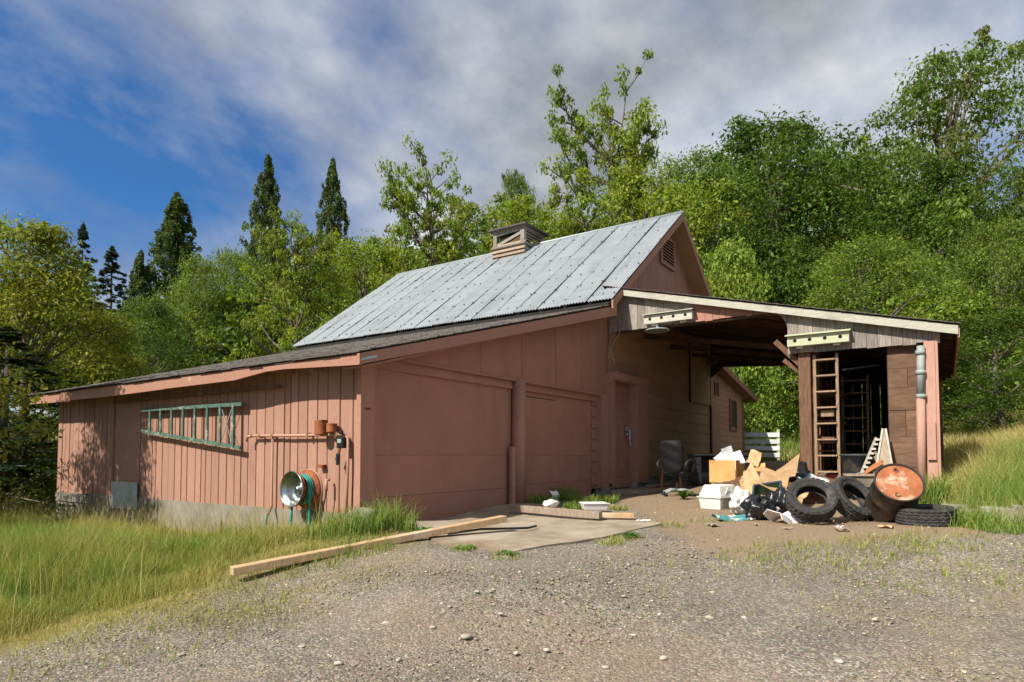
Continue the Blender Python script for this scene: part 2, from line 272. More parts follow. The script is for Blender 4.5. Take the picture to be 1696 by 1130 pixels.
    def build(s, name, mt, parent=None, smooth=False, loc=None, bevel=0, solid=0):
        return put(name, s.mesh(name, smooth), mt, parent, loc, bevel, solid)
def put(name, me, mt, parent=None, loc=None, bevel=0, solid=0):
    if mt and not me.materials: me.materials.append(MATS[mt])
    o = bpy.data.objects.new(name, me); col.objects.link(o)
    if parent: o.parent = parent
    if loc is not None: o.location = loc
    if solid: md = o.modifiers.new('thickness', 'SOLIDIFY'); md.thickness = solid; md.offset = 0
    if bevel: md = o.modifiers.new('bevel', 'BEVEL'); md.width = bevel; md.segments = 2; md.limit_method = 'ANGLE'
    return o
def tag(o, label, cat, group=None, kind=None):
    if label: o['label'] = label
    if cat: o['category'] = cat
    if group: o['group'] = group
    if kind: o['kind'] = kind
    return o
def thing(name, label, cat, loc=(0, 0, 0), rot=None, group=None):
    o = bpy.data.objects.new(name, None); col.objects.link(o); o.location = loc; o.empty_display_size = .2
    if rot is not None: o.rotation_euler = rot
    return tag(o, label, cat, group)
def frame_to(a, toward=(0, 0, 1)):      # rotation matrix whose z axis is a
    return Vector(a).normalized().to_track_quat('Z', 'Y').to_matrix().to_4x4()
def np_mesh(name, verts, nper, cols, mt, parent=None, faces=None):
    """verts (n*nper,3): one polygon of nper corners each, or faces given"""
    me = bpy.data.meshes.new(name); nv = len(verts)
    if faces is None: faces = np.arange(nv).reshape(-1, nper)
    nf, k = faces.shape
    me.vertices.add(nv); me.vertices.foreach_set('co', np.ascontiguousarray(verts, dtype=np.float32).ravel())
    me.loops.add(nf * k); me.loops.foreach_set('vertex_index', faces.astype(np.int32).ravel())
    me.polygons.add(nf); me.polygons.foreach_set('loop_start', np.arange(0, nf * k, k, dtype=np.int32)); me.polygons.foreach_set('loop_total', np.full(nf, k, dtype=np.int32))
    me.update(calc_edges=True)
    a = me.color_attributes.new('col', 'FLOAT_COLOR', 'POINT'); c4 = np.ones((nv, 4), np.float32); c4[:, :3] = cols; a.data.foreach_set('color', c4.ravel())
    return put(name, me, mt, parent)

# ---------------------------------------------------------------- ground
def poly_sd(P, x, y):     # signed distance, negative inside
    P = np.array(P); x = np.asarray(x, float); y = np.asarray(y, float); d = np.full(x.shape, 1e9); ins = np.zeros(x.shape, bool)
    for i in range(len(P)):
        a, c = P[i], P[(i + 1) % len(P)]; e_ = c - a; t_ = np.clip(((x - a[0]) * e_[0] + (y - a[1]) * e_[1]) / (e_ @ e_ + 1e-9), 0, 1)
        d = np.minimum(d, np.hypot(x - a[0] - t_ * e_[0], y - a[1] - t_ * e_[1]))
        cnd = ((a[1] > y) != (c[1] > y)) & (x < (c[0] - a[0]) * (y - a[1]) / (c[1] - a[1] + 1e-12) + a[0]); ins ^= cnd
    return np.where(ins, -d, d)
def pxs(*pp): return [tuple(gp(*p)[:2]) for p in pp]
GRASS_L = pxs((0, 1078), (130, 1040), (290, 1000), (385, 962), (520, 925), (640, 900), (688, 885), (684, 868)) + [(.05, -.55), (-.02, 0), (0, 9.5), (6, 14), (0, 60), (-60, 60), (-60, -2), (-12, -2.6)]
GRASS_R = pxs((1565, 862), (1640, 868), (1696, 872)) + [(4.2, -9), (3, -14), (6, -40), (60, -40), (60, 60), (0, 60), (7, 12), (17, 11), (20, 0), (19, -1.5), (15, -3), (15, -6.15), (7.2, -6.15), (6.2, -6.2), (5.6, -6.3)]
DIRT = pxs((1010, 824), (1060, 850), (1098, 885), (1170, 915), (1250, 930), (1300, 905), (1500, 893), (1640, 890), (1620, 862)) + [(7, -6.3), (16, -6), (16, -.2), (7.3, -.2)]
def axis_coords(c, n=230):
    u = np.linspace(-1, 1, n); return c + np.sign(u) * (16 * np.abs(u) + 380 * np.abs(u) ** 6)
gx, gy = np.meshgrid(axis_coords(2), axis_coords(-1), indexing='ij')
gzv = gz(gx, gy)
nearm = np.clip(1 - np.hypot(gx - 1, gy + 4) / 22, 0, 1)
bumps = np.array([mnoise.noise(Vector((a * .9, b_ * .9, 0))) * .03 + mnoise.noise(Vector((a * 3, b_ * 3, 4))) * .012 for a, b_ in zip(gx.ravel(), gy.ravel())]).reshape(gx.shape) * nearm
under = (gx > -.2) & (gx < 15.5) & (gy > -.6) & (gy < 12)
bumps[under] = -.03
verts = np.stack([gx, gy, gzv + bumps], -1).reshape(-1, 3); n = len(gx)
idx = np.arange(n * n).reshape(n, n); faces = np.stack([idx[:-1, :-1], idx[1:, :-1], idx[1:, 1:], idx[:-1, 1:]], -1).reshape(-1, 4)
sm = lambda d, wd: np.clip(.5 - d / wd, 0, 1)
gr = np.maximum(sm(poly_sd(GRASS_L, gx, gy) - .25, 1.5), sm(poly_sd(GRASS_R, gx, gy), .7)); dr = sm(poly_sd(DIRT, gx, gy), .9)
gcol = np.stack([dr, gr, 0 * gr], -1).reshape(-1, 3)
go = np_mesh('ground', verts, 4, gcol, 'ground', faces=faces); go['kind'] = 'structure'; go.data.polygons.foreach_set('use_smooth', [True] * len(go.data.polygons))

def draped(poly, lift, th, name, mt, step=.22):
    P = np.array(poly); lo, hi = P.min(0), P.max(0); mbx = MB()
    import itertools
    from mathutils.geometry import delaunay_2d_cdt
    pts = [Vector(p) for p in poly]; nb = len(pts); dens = []
    for i in range(nb):
        a, c = pts[i], pts[(i + 1) % nb]; k = max(1, int((c - a).length / step)); dens += [a.lerp(c, j / k) + Vector((random.uniform(-.012, .012), random.uniform(-.012, .012))) * (j > 0) for j in range(k)]
    nb = len(dens); inner = [Vector((a, b_)) for a in np.arange(lo[0], hi[0], step) for b_ in np.arange(lo[1], hi[1], step)]
    sd_ = poly_sd(poly, [p.x for p in inner], [p.y for p in inner]); inner = [p for p, d in zip(inner, sd_) if d < -.08]
    vo, ed, fa, *_ = delaunay_2d_cdt(dens + inner, [], [list(range(nb))], 1, 1e-5)
    top = [(p.x, p.y, g1(p.x, p.y) + lift) for p in vo]
    fcs = [tuple(f) for f in fa]; mbx.poly(top, fcs)
    mbx.poly([p for i in range(nb) for p in (top[i], (top[i][0], top[i][1], top[i][2] - th))], [(2 * i, 2 * i + 1, 2 * ((i + 1) % nb) + 1, 2 * ((i + 1) % nb)) for i in range(nb)])
    o = mbx.build(name, mt); o['kind'] = 'structure'; return o
SLAB = pxs((690, 878), (730, 904), (838, 922), (1000, 893), (1098, 869), (1048, 861)) + [(3.7, -.35), (3.7, -.04), (.05, -.04), (.05, -.5)]
draped(SLAB, .022, .2, 'concrete_slab', 'slab')
draped([(7.25, -.06), (7.25, -.95), (11.2, -1.0), (11.2, -.06)], .06, .2, 'door_step_slab', 'slab', .4)
draped([(7.0, -3.95), (7.0, -5.6), (7.45, -5.6), (7.45, -6.15), (13, -6.15), (13, -3.95)], .32, .6, 'shed_floor', 'slab', .5)

# ================================================================ GARAGE LEAN-TO
SL = 0.277                                    # roof slope
def rz0(x): return 2.19 + SL * x              # top of the lean-to roof deck
gar = thing('garage_lean_to', 'long pink lean-to with ribbed left wall, two wide garage doors and low shingled roof', 'garage')
MB().box((.02, .02, -.9), (.22, 9.3, .06)).build('foundation', 'concrete', gar)
MB().box((.24, .24, .06), (6.6, 9.25, 1.9)).build('inner_core', 'interior_dark', gar)
wall = MB().box((.06, .02, .045), (.2, 9.3, 2.12)).build('side_wall', 'pink_siding', gar)
rng = random.Random(3); y = .02; HATCH = (5.82, 6.78)
widths = []
bmeshes = {wd: MB().prism([(0, 0, 0), (-.022, .006, 0), (-.022, wd - .006, 0), (0, wd, 0)], (0, 0, 2.06)).mesh('board') for wd in (.12, .16, .2, .24)}
while y < 9.28:
    wd = rng.choice((.12, .16, .2, .2, .24))
    if HATCH[0] - wd < y < HATCH[1]:
        y = HATCH[1] + .07 if y > HATCH[0] - .08 else y
        if y > HATCH[1]: continue
        wd = .12
        if y + wd > HATCH[0]: y = HATCH[1] + .07; continue
    o = put('board', bmeshes[wd], 'pink_siding', wall, (.058 + rng.uniform(-.006, .004), y, .045 + rng.uniform(-.02, .012))); y += wd + .012
MB().box((.03, HATCH[0], .3), (.062, HATCH[1] - .02, 2.05)).build('flush_panel', 'pink_siding', wall)
MB().box((.0, HATCH[1], .03), (.062, HATCH[1] + .055, 2.05)).build('batten', 'pink_siding', wall)
MB().sheet((-.012, HATCH[0] - .03, -.16), (0, HATCH[1] - HATCH[0] + .02, 0), (0, 0, .5), 6, 4, lambda u, v: (.006 * math.sin(u * 7 + v * 3), 0, 0)).build('metal_flashing', 'galvanised', gar, solid=.004)
MB().box((-.004, 7.6, -.12), (.03, 9.28, .05)).build('foundation_patch', 'concrete', gar)
# low eave fascia, deeper towards the middle, as the photo's cut-away brackets
def eave_poly(y0, y1, zt, zb): return [(-.30, y0, zt), (-.30, y1, zt), (-.30, y1, zb), (-.30, y0, zb)]
pr = [(-.4, 2.065), (-.4, 1.93), (.12, 1.95), (1.1, 1.99), (1.5, 1.985), (2.25, 1.915), (4.2, 1.905), (4.25, 1.90), (6.2, 1.88), (7.7, 1.89), (7.75, 1.87), (9.75, 1.90), (9.75, 2.065)]
MB().prism([(-.38, a, b_) for a, b_ in pr], (.035, 0, 0)).build('eave_fascia', 'pink_trim', gar)
MB().box((-.1, 1.6, 1.80), (-.04, 6.6, 1.84)).build('gutter_batten', 'brown_wood', gar)
for yy in np.arange(.2, 9.6, .61): MB().box((-.342, yy, 1.99), (.1, yy + .045, 2.05)).build('rafter_tail', 'pink_trim', gar)
# roof deck and shingle courses
roof = MB().prism([(-.39, -.36, rz0(-.39) - .02), (6.72, -.36, rz0(6.72) - .06), (6.72, -.36, rz0(6.72)), (-.39, -.36, rz0(-.39))], (0, 10.15, 0)).build('roof', 'dark_wood', gar)
nco = 40; dx = 7.09 / nco
def course(seed):
    r_ = random.Random(seed); mb = MB(); yy = -.42; 
    while yy < 9.8:
        wd = r_.uniform(.22, .42); e0 = r_.uniform(-.02, .012); z_ = r_.uniform(0, .006); lift = r_.uniform(.003, .016)
        y1 = min(yy + wd, 9.84)
        mb.prism([(e0, yy, lift - .004 + e0 * SL), (dx + .03, yy, (dx + .03) * SL + .004), (dx + .03, yy, (dx + .03) * SL + .011), (e0, yy, lift + .012 + e0 * SL)], (0, y1 - yy - .004, 0)); yy += wd
    return mb.mesh('shingle_course')
cms = [course(i) for i in range(6)]
for i in range(nco): put('shingle_course', cms[(i * 5 + i // 6) % 6], 'shingle', roof, (-.42 + i * dx, 0, rz0(-.42 + i * dx) + .004))
# front rake board
MB().prism([(-.40, -.36, rz0(-.40) - .012), (6.95, -.36, rz0(6.95) - .03), (6.95, -.36, rz0(6.95) - .24), (-.40, -.36, rz0(-.40) - .15)], (0, -.045, 0)).build('rake_board', 'pink_trim', gar)
MB().prism([(-.3, -.355, rz0(-.3) - .2), (6.9, -.355, rz0(6.9) - .2), (6.9, -.355, rz0(6.9) - .17), (-.3, -.355, rz0(-.3) - .17)], (0, .36, 0)).build('rake_soffit', 'pink_panel', gar)
# front wall: header in sheets, corner posts, doors
hdr = MB().prism([(.02, .03, 2.0), (7.28, .03, 2.0), (7.28, .03, rz0(7.0) - .1), (.02, .03, rz0(0) - .13)], (0, .12, 0)).build('front_header', 'pink_panel', gar)
xs = [.45, 1.75, 2.55, 3.75, 4.95, 6.02, 7.29]
for a, b_ in zip(xs[:-1], xs[1:]):
    MB().prism([(a + .004, .0, 2.16), (b_ - .004, .0, 2.16), (b_ - .004, .0, rz0(b_) - .16), (a + .004, .0, rz0(a) - .16)], (0, -.018 - .004 * random.random(), 0)).build('header_sheet', 'pink_panel', hdr)
MB().box((.5, -.034, 2.13), (7.0, -.026, 2.18)).build('header_rail', 'pink_panel', hdr)
MB().box((-.03, -.03, .02), (.2, .05, 2.07)).build('corner_post', 'pink_trim', gar)
MB().box((.203, -.012, .0), (.26, .06, 2.03)).build('door_jamb', 'pink_panel', gar)
for k, (a, b_, zs) in enumerate(((.26, 3.57, (-.14, .26, .83, 2.15)), (3.88, 6.62, (-.12, .30, .83, 2.15)))):
    d = MB().box((a, .1, -.14), (b_, .16, 2.15)).build('garage_door', 'pink_panel', gar)
    for z0, z1 in zip(zs[:-1], zs[1:]): MB().box((a + .004, .076, z0 + .003), (b_ - .004, .098, z1 - .003)).build('door_sheet', 'pink_panel', d)
    for hx in (a + .55, b_ - .15): MB().box((hx, .066, 2.03), (hx + .05, .075, 2.06)).build('bolt_plate', 'rust', d)
MB().box((3.9, .068, 1.90), (5.1, .0755, 1.912)).build('crack_strip', 'dark_wood', gar)
MB().tube([(3.66, -.02, -.06), (3.65, -.02, 1.0), (3.66, -.02, 2.16)], [.13, .125, .12], 14).build('pole_post', 'pink_trim', gar, True)
MB().box((3.42, -.04, -.05), (3.55, .02, .98)).build('post_board', 'pink_trim', gar)
MB().box((3.43, .1, 0), (3.9, .2, 2.15)).build('door_gap', 'interior_dark', gar)
lw = MB().box((6.63, .1, .1), (6.95, .16, 2.16)).build('lap_infill', 'pink_panel', gar)
for i in range(8): MB().prism([(6.64, .098, .2 + i * .245), (6.64, .06, .2 + i * .245), (6.64, .09, .44 + i * .245), (6.64, .098, .44 + i * .245)], (.27, 0, 0)).build('lap_board', 'pink_panel', lw)
MB().box((6.9, -.06, .12), (7.2, .1, 2.17)).build('end_post', 'pink_trim', gar, bevel=.006)
MB().box((6.85, -.1, -.1), (7.25, .14, .12)).build('post_footing', 'block', gar, bevel=.015)
MB().box((6.7, -.09, .13), (6.9, .02, .16)).build('sill_block', 'pink_trim', gar)
MB().box((7.18, -.012, 2.0), (7.292, .1, 4.0)).build('end_trim', 'pink_panel', gar)
MB().box((.03, -.034, 1.42), (.14, -.031, 1.45)).build('rust_plate', 'rust', gar)
MB().prism([(-.38, -.412, 1.98), (-.12, -.412, 2.05), (-.12, -.412, 2.085), (-.38, -.412, 2.01)], (0, .004, 0)).build('corner_plate', 'galvanised', gar)

# ================================================================ BARN
barn = thing('barn', 'main barn with pale corrugated metal gable roof and louvred cupola on the ridge', 'barn')
RX, RZ, EX, EZ, Y0, Y1 = 11.1, 7.46, 6.60, 4.16, -.47, 10.35
bs = (RZ - EZ) / (RX - EX)
EX2 = RX + (RX - EX)
MB().box((6.75, .24, .25), (15.45, Y1 - .4, 4.02)).build('inner_core', 'interior_dark', barn)
gw = MB().prism([(6.95, .02, 3.2), (15.3, .02, 3.2), (15.3, .02, EZ + (EX2 - 15.3) * bs - .1), (RX, .02, RZ - .1), (6.95, .02, EZ + (6.95 - EX) * bs - .1)], (0, .12, 0)).build('gable_wall', 'pink_panel', barn)
for i in range(32):
    a = 7.0 + i * .258; b_ = a + .25
    if b_ > 15.25: break
    tz = lambda x: min(EZ + (x - EX) * bs, EZ + (EX2 - x) * bs) - .12
    MB().prism([(a, .018, 4.0), (b_, .018, 4.0), (b_, .018, tz(b_))] + ([(RX, .018, tz(RX))] if a < RX < b_ else []) + [(a, .018, tz(a))], (0, -.02 - .004 * random.random(), 0)).build('board', 'pink_panel', gw)
roof = MB().prism([(EX + .04, Y0 + .05, EZ - .05), (RX, Y0 + .05, RZ - .06), (EX2 - .04, Y0 + .05, EZ - .05), (EX2 - .1, Y0 + .05, EZ - .16), (RX, Y0 + .05, RZ - .16), (EX + .1, Y0 + .05, EZ - .16)], (0, Y1 - Y0 - .1, 0)).build('roof', 'roof_black', barn)
nsh = 17; wsh = (Y1 - Y0) / nsh; ln = math.hypot(RX - EX, RZ - EZ)
def corr(wd, side):
    mb = MB(); nw = round(wd / .08); ns = nw * 6; rows = 5
    dirx = (RX - EX) / ln; dirz = (RZ - EZ) / ln
    for j in range(rows + 1):
        for i in range(ns + 1):
            hh = .014 * math.cos(2 * math.pi * i / 6) + .006 * math.sin(j * 2.1 + i * .05)
            s_ = ln * j / rows; mb.v.append((side * s_ * dirx - side * hh * dirz, wd * i / ns, s_ * dirz + hh * dirx))
    for j in range(rows):
        for i in range(ns):
            a = j * (ns + 1) + i; mb.f.append((a, a + ns + 1, a + ns + 2, a + 1) if side > 0 else (a, a + 1, a + ns + 2, a + ns + 1))
    return mb.mesh('roof_sheet', True)
for side in (1, -1):
    me = corr(wsh - .024, side)
    for k in range(nsh):
        o = put('roof_sheet', me, 'roof_metal', roof, ((EX if side > 0 else EX2) + random.uniform(-.015, .015), Y0 + k * wsh, EZ + .012 + (k % 2) * .008))
MB().tube([(RX, Y0 - .01, RZ + .015), (RX, Y1 + .01, RZ + .015)], .045, 8).build('ridge_cap', 'roof_metal', roof, True)
nm = MB()
for k in range(nsh):
    for r_ in range(7):
        for q in (0.04, .32, .6):
            yy = Y0 + k * wsh + q + random.uniform(-.03, .03); s_ = (r_ + .35) / 7 + random.uniform(-.008, .008); x_ = EX + (RX - EX) * s_; z_ = EZ + (RZ - EZ) * s_ + .034
            if random.random() < .8: nm.poly([(x_ - .018, yy - .018, z_ - .006), (x_ + .018, yy - .018, z_ + .02), (x_ + .018, yy + .018, z_ + .02), (x_ - .018, yy + .018, z_ - .006), (x_ - .01, yy, z_ + .02)], [(0, 1, 4), (1, 2, 4), (2, 3, 4), (3, 0, 4)])
o = nm.build('nail_heads', 'roof_black', roof); o['kind'] = 'stuff'
for sgn, (xa, xb) in ((1, (EX, RX)), (-1, (EX2, RX))):
    MB().prism([(xa, Y0 + .03, EZ - .03), (xb, Y0 + .03, RZ - .02), (xb, Y0 + .03, RZ - .22), (xa, Y0 + .03, EZ - .20)], (0, -.035, 0)).build('barge_board', 'pink_trim', barn)
    MB().prism([(xa + sgn * .1, Y0 + .032, EZ - .19), (xb, Y0 + .032, RZ - .2), (xb, Y0 + .032, RZ - .165), (xa + sgn * .1, Y0 + .032, EZ - .163)], (0, .46, 0)).build('soffit', 'lap_paint', barn)
MB().box((EX - .0, Y0 + .1, EZ - .2), (EX + .12, Y1 - .1, EZ - .05)).build('eave_shadow_strip', 'roof_black', barn)  # black strip standing in for the shadowed gap under the metal roof edge
# gable vent
vt = MB().box((10.55, -.045, 6.02), (11.5, -.03, 6.82)).build('gable_vent', 'interior_dark', barn)
for a, b_ in (((10.5, 6.0), (10.58, 6.84)), ((11.47, 6.0), (11.55, 6.84)), ((10.58, 6.0), (11.47, 6.07)), ((10.58, 6.77), (11.47, 6.84))): MB().box((a[0], -.075, a[1]), (b_[0], -.02, b_[1])).build('vent_frame', 'pink_trim', vt)
for i in range(8): MB().prism([(10.58, -.046, 6.12 + i * .085), (10.58, -.07, 6.09 + i * .085), (10.58, -.07, 6.105 + i * .085), (10.58, -.046, 6.135 + i * .085)], (.89, 0, 0)).build('slat', 'pink_trim', vt)
# cupola
CX0, CX1, CY0, CY1, CZ = 10.5, 11.7, 4.34, 5.52, 7.98
zb = EZ + (CX0 - EX) * bs
cu = MB().box((CX0 + .04, CY0 + .04, 6.6), (CX1 - .04, CY1 - .04, 7.47)).build('cupola', 'roof_black', barn)
for (a, b_) in ((CX0, CY0), (CX1 - .14, CY0), (CX0, CY1 - .14), (CX1 - .14, CY1 - .14)): MB().box((a, b_, 7.40), (a + .14, b_ + .14, CZ - .04)).build('corner_post', 'grey_board', cu)
for i in range(4):
    z_ = zb - .06 + i * .13
    MB().prism([(CX0 - .04, CY0 - .03, z_), (CX0 + .03, CY0 - .03, z_ + .135), (CX0 + .05, CY0 - .03, z_)], (0, CY1 - CY0 + .06, 0)).build('lap_board', 'old_lumber', cu)
MB().prism([(CX0 + .02, CY0, zb - .05), (CX1 - .02, CY0, zb - .05), (CX1 - .02, CY0, 7.38), (CX0 + .02, CY0, 7.38)], (0, .05, 0)).build('front_skirt', 'green_paint', cu)
MB().box((CX0 - .05, CY0 - .05, 7.36), (CX1 + .04, CY1 + .04, 7.41)).build('ledge', 'grey_board', cu)
MB().bar((CX0 + .03, CY0 + .12, 7.74), (CX0 + .03, CY1 - .1, 7.46), .03, .09).build('slat', 'grey_board', cu)
MB().bar((CX0 + .03, CY0 + .1, 7.84), (CX0 + .03, CY1 - .1, 7.81), .03, .07).build('slat', 'grey_board', cu)
MB().prism([(CX0 + .05, CY0 + .1, 7.41), (CX0 + .05, CY1 - .1, 7.41), (CX0 + .05, CY0 + .1, 7.66)], (.02, 0, 0)).build('boarding', 'brown_wood', cu)
for i in range(5): MB().bar((CX0 + .12, CY0 + .03, 7.46 + i * .095), (CX1 - .12, CY0 + .03, 7.46 + i * .095), .05, .035, (0, -.6, .8)).build('slat', 'grey_board', cu)
MB().box((CX0 + .1, CY0 + .5, 7.41), (CX1 - .1, CY1 - .2, CZ - .1)).build('dark_inside', 'interior_dark', cu)
MB().box((CX0 - .01, CY0 - .01, CZ - .12), (CX1 + .01, CY1 + .01, CZ - .03)).build('top_rail', 'grey_board', cu)
MB().poly([(CX0 - .13, CY0 - .13, CZ - .05), (CX1 + .13, CY0 - .13, CZ - .05), (CX1 + .13, CY1 + .13, CZ - .05), (CX0 - .13, CY1 + .13, CZ - .05), (CX0 - .13, CY0 - .13, CZ), (CX1 + .13, CY0 - .13, CZ), (CX1 + .13, CY1 + .13, CZ), (CX0 - .13, CY1 + .13, CZ), ((CX0 + CX1) / 2, (CY0 + CY1) / 2, CZ + .17)], [(3, 2, 1, 0), (0, 1, 5, 4), (1, 2, 6, 5), (2, 3, 7, 6), (3, 0, 4, 7), (4, 5, 8), (5, 6, 8), (6, 7, 8), (7, 4, 8)]).build('cap', 'shingle', cu)
# carport-side wall in lap siding, with the small panelled door
MB().box((8.9, -.03, -.3), (14.75, .16, .3)).build('foundation', 'block', barn)
lw = MB().box((7.3, .03, .25), (14.8, .14, 4.2)).build('lap_wall', 'lap_paint', barn)
def lap(x0, x1, z0, z1, step, mt, parent, y=.028, tk=.034, jig=.004):
    n_ = int(round((z1 - z0) / step))
    for i in range(n_):
        a = z0 + i * step; j = random.uniform(-jig, jig)
        MB().prism([(x0, y, a + j), (x0, y - tk, a + j), (x0, y - .01, a + step), (x0, y, a + step)], (x1 - x0, 0, 0)).build('lap_board', mt, parent)
lap(9.14, 12.76, .3, 4.2, .3, 'lap_paint', lw); lap(12.77, 14.78, .3, 4.2, .3, 'lap_paint', lw); lap(7.31, 9.12, 2.7, 4.2, .3, 'lap_paint', lw)
MB().box((12.84, -.05, 2.42), (14.7, -.012, 4.25)).build('plywood_patch', 'lap_paint', barn)
for xx in (12.78, 14.74): MB().box((xx, -.04, 2.4 if xx < 13 else .5), (xx + .06, -.01, 4.2)).build('batten', 'dark_wood', barn)
dr_ = MB().box((7.36, .0, .32), (8.38, .024, 2.45)).build('panel_door', 'pink_panel', barn)
for a, b_ in ((7.36, 7.48), (7.81, 7.93), (8.26, 8.38)): MB().box((a, -.02, .32), (b_, -.0005, 2.45)).build('stile', 'pink_panel', dr_)
for z0, z1 in ((.32, .55), (1.0, 1.2), (1.72, 1.84), (2.3, 2.45)):
    for a, b_ in ((7.482, 7.808), (7.932, 8.258)): MB().box((a, -.0185, z0), (b_, -.001, z1)).build('rail', 'pink_panel', dr_)
MB().tube([(8.2, -.02, 1.32), (8.2, -.09, 1.32)], .03, 10).build('handle', 'galvanised', dr_, True)
MB().box((8.14, -.07, 1.4), (8.36, -.035, 1.5)).build('hasp', 'galvanised', dr_)
MB().tube([(8.26, -.1, 1.42), (8.22, -.12, 1.2), (8.28, -.11, 1.05)], .018, 6).build('chain', 'galvanised', dr_)
fr = MB().box((7.2, -.16, .2), (7.34, .02, 2.5)).build('door_frame', 'pink_trim', barn)
MB().box((8.4, -.26, .18), (9.02, -.0, 2.5)).build('jamb', 'pink_trim', fr)
MB().box((7.2, -.27, 2.502), (9.1, .02, 2.68)).build('head', 'pink_trim', fr)
MB().box((7.36, -.06, .08), (8.38, .03, .315)).build('kick_board', 'pink_trim', fr)
for xx, z0 in ((8.4, -.1), (9.2, 0), (9.75, 0)): MB().box((xx, -.2, z0), (xx + .5, -.03, .2)).build('foundation_block', 'block', barn, bevel=.012)
# right-hand annex beyond the carport
ann = thing('barn_annex', 'small lap-sided annex with plank door and tiny window behind the carport', 'building', (14.8, 0, 0))
A = lambda mb, n, m, p=ann, **k: (mb.build(n, m, p, **k))
off = Vector((-14.8, 0, 0))
def bxa(lo, hi): return MB().box((lo[0] - 14.8, lo[1], lo[2]), (hi[0] - 14.8, hi[1], hi[2]))
rza = lambda x: 3.83 - .175 * (x - 15.2)
aw = MB().prism([(0, .03, -.1), (4.0, .03, -.1), (4.0, .03, rza(18.8) - .1), (0, .03, rza(14.8) - .1)], (0, 5, 0)).build('wall', 'annex_paint', ann)
for i in range(17):
    a = .3 + i * .2; xr = min(18.8, 15.2 + (3.73 - a - .2) / .175)
    if xr < 15: break
    MB().prism([(.0, .028, a), (.0, .004, a), (.0, .02, a + .2), (.0, .028, a + .2)], (xr - 14.8, 0, 0)).build('lap_board', 'annex_paint', aw)
d = bxa((14.86, -.03, .3), (15.72, .002, 2.42)).build('plank_door', 'annex_paint', ann)
for i in range(5): bxa((14.87 + i * .17, -.045, .31), (15.03 + i * .17, -.031, 2.41)).build('plank', 'annex_paint', d)
wd_ = bxa((17.1, -.02, 1.85), (17.8, .0, 2.75)).build('window', 'window_glass', ann)
for a, b_ in (((17.02, 1.77), (17.1, 2.83)), ((17.8, 1.77), (17.88, 2.83)), ((17.1, 2.75), (17.8, 2.83)), ((17.0, 1.7), (17.9, 1.77))): bxa((a[0], -.05, a[1]), (b_[0], .0, b_[1])).build('frame', 'pink_trim', wd_)
wd_ = bxa((15.35, -.02, 2.85), (15.65, .0, 3.2)).build('window', 'window_glass', ann)
bxa((15.28, -.04, 2.79), (15.35, .0, 3.26)).build('frame', 'pink_trim', wd_); bxa((15.65, -.04, 2.79), (15.72, .0, 3.26)).build('frame', 'pink_trim', wd_)
bxa((18.74, -.03, -.1), (18.84, .03, 3.1)).build('corner_board', 'pink_trim', ann)
MB().prism([(-.3, -.3, rza(14.5)), (4.85, -.3, rza(19.65)), (4.85, -.3, rza(19.65) - .06), (-.3, -.3, rza(14.5) - .06)], (0, 5.5, 0)).build('roof', 'shingle', ann)
MB().prism([(-.3, -.3, rza(14.5) - .01), (4.87, -.3, rza(19.65) - .01), (4.87, -.3, rza(19.65) - .2), (-.3, -.3, rza(14.5) - .2)], (0, -.04, 0)).build('rake_board', 'pink_trim', ann)
MB().prism([(-.3, -.298, rza(14.5) - .2), (4.8, -.298, rza(19.65) - .2), (4.8, -.298, rza(19.65) - .17), (-.3, -.298, rza(14.5) - .17)], (0, .33, 0)).build('soffit', 'pink_panel', ann)
MB().box((4.8, -.3, rza(19.6) - .21), (4.84, 5, rza(19.6) - .03)).build('eave_fascia', 'pink_trim', ann)

# ================================================================ CARPORT AND SHED
cp = thing('carport', 'open carport with grey board front, arched opening and storage shed at its right end', 'carport', (7.3, -6.1, 0))
O = Vector((7.3, -6.1, 0))
def CB(mb, name, mt, parent=cp, **k):
    mb.v = [(a - O.x, b_ - O.y, c - O.z) for a, b_, c in mb.v]; return mb.build(name, mt, parent, **k)
cs = .247
def cz(y): return 4.60 + cs * y                 # top of the carport roof (y is negative)
croof = CB(MB().prism([(7.12, .0, cz(0) - .06), (7.12, -6.45, cz(-6.45) - .06), (7.12, -6.45, cz(-6.45)), (7.12, .0, cz(0))], (7.6, 0, 0)), 'roof', 'dark_wood')
ccs = []
for sd in range(4):
    r_ = random.Random(sd + 50); mb = MB(); xx = 7.06; wy = 6.5 / 30
    while xx < 14.75:
        wd = r_.uniform(.22, .42); e0 = r_.uniform(-.015, .015); lf = r_.uniform(.003, .016)
        mb.prism([(xx, e0, lf + cs * e0), (xx, wy + .03, (wy + .03) * cs + .004), (xx, wy + .03, (wy + .03) * cs + .012), (xx, e0, lf + .012 + cs * e0)], (min(wd, 14.8 - xx) - .004, 0, 0)); xx += wd
    ccs.append(mb.mesh('shingle_course'))
for i in range(30):
    y_ = -6.5 + i * 6.5 / 30; put('shingle_course', ccs[(i * 3 + i // 4) % 4], 'shingle', croof, (-O.x, y_ - O.y, cz(y_) + .002))
CB(MB().prism([(7.10, -.1, cz(-.1) - .02), (7.10, -6.47, cz(-6.47) - .02), (7.10, -6.47, cz(-6.47) - .17), (7.10, -.1, cz(-.1) - .15)], (.035, 0, 0)), 'front_fascia', 'pale_board')
CB(MB().prism([(7.14, -6.49, cz(-6.45) - .02), (14.7, -6.49, cz(-6.45) - .02), (14.7, -6.49, cz(-6.45) - .2), (7.14, -6.49, cz(-6.45) - .22)], (0, .03, 0)), 'eave_fascia', 'pink_faded')
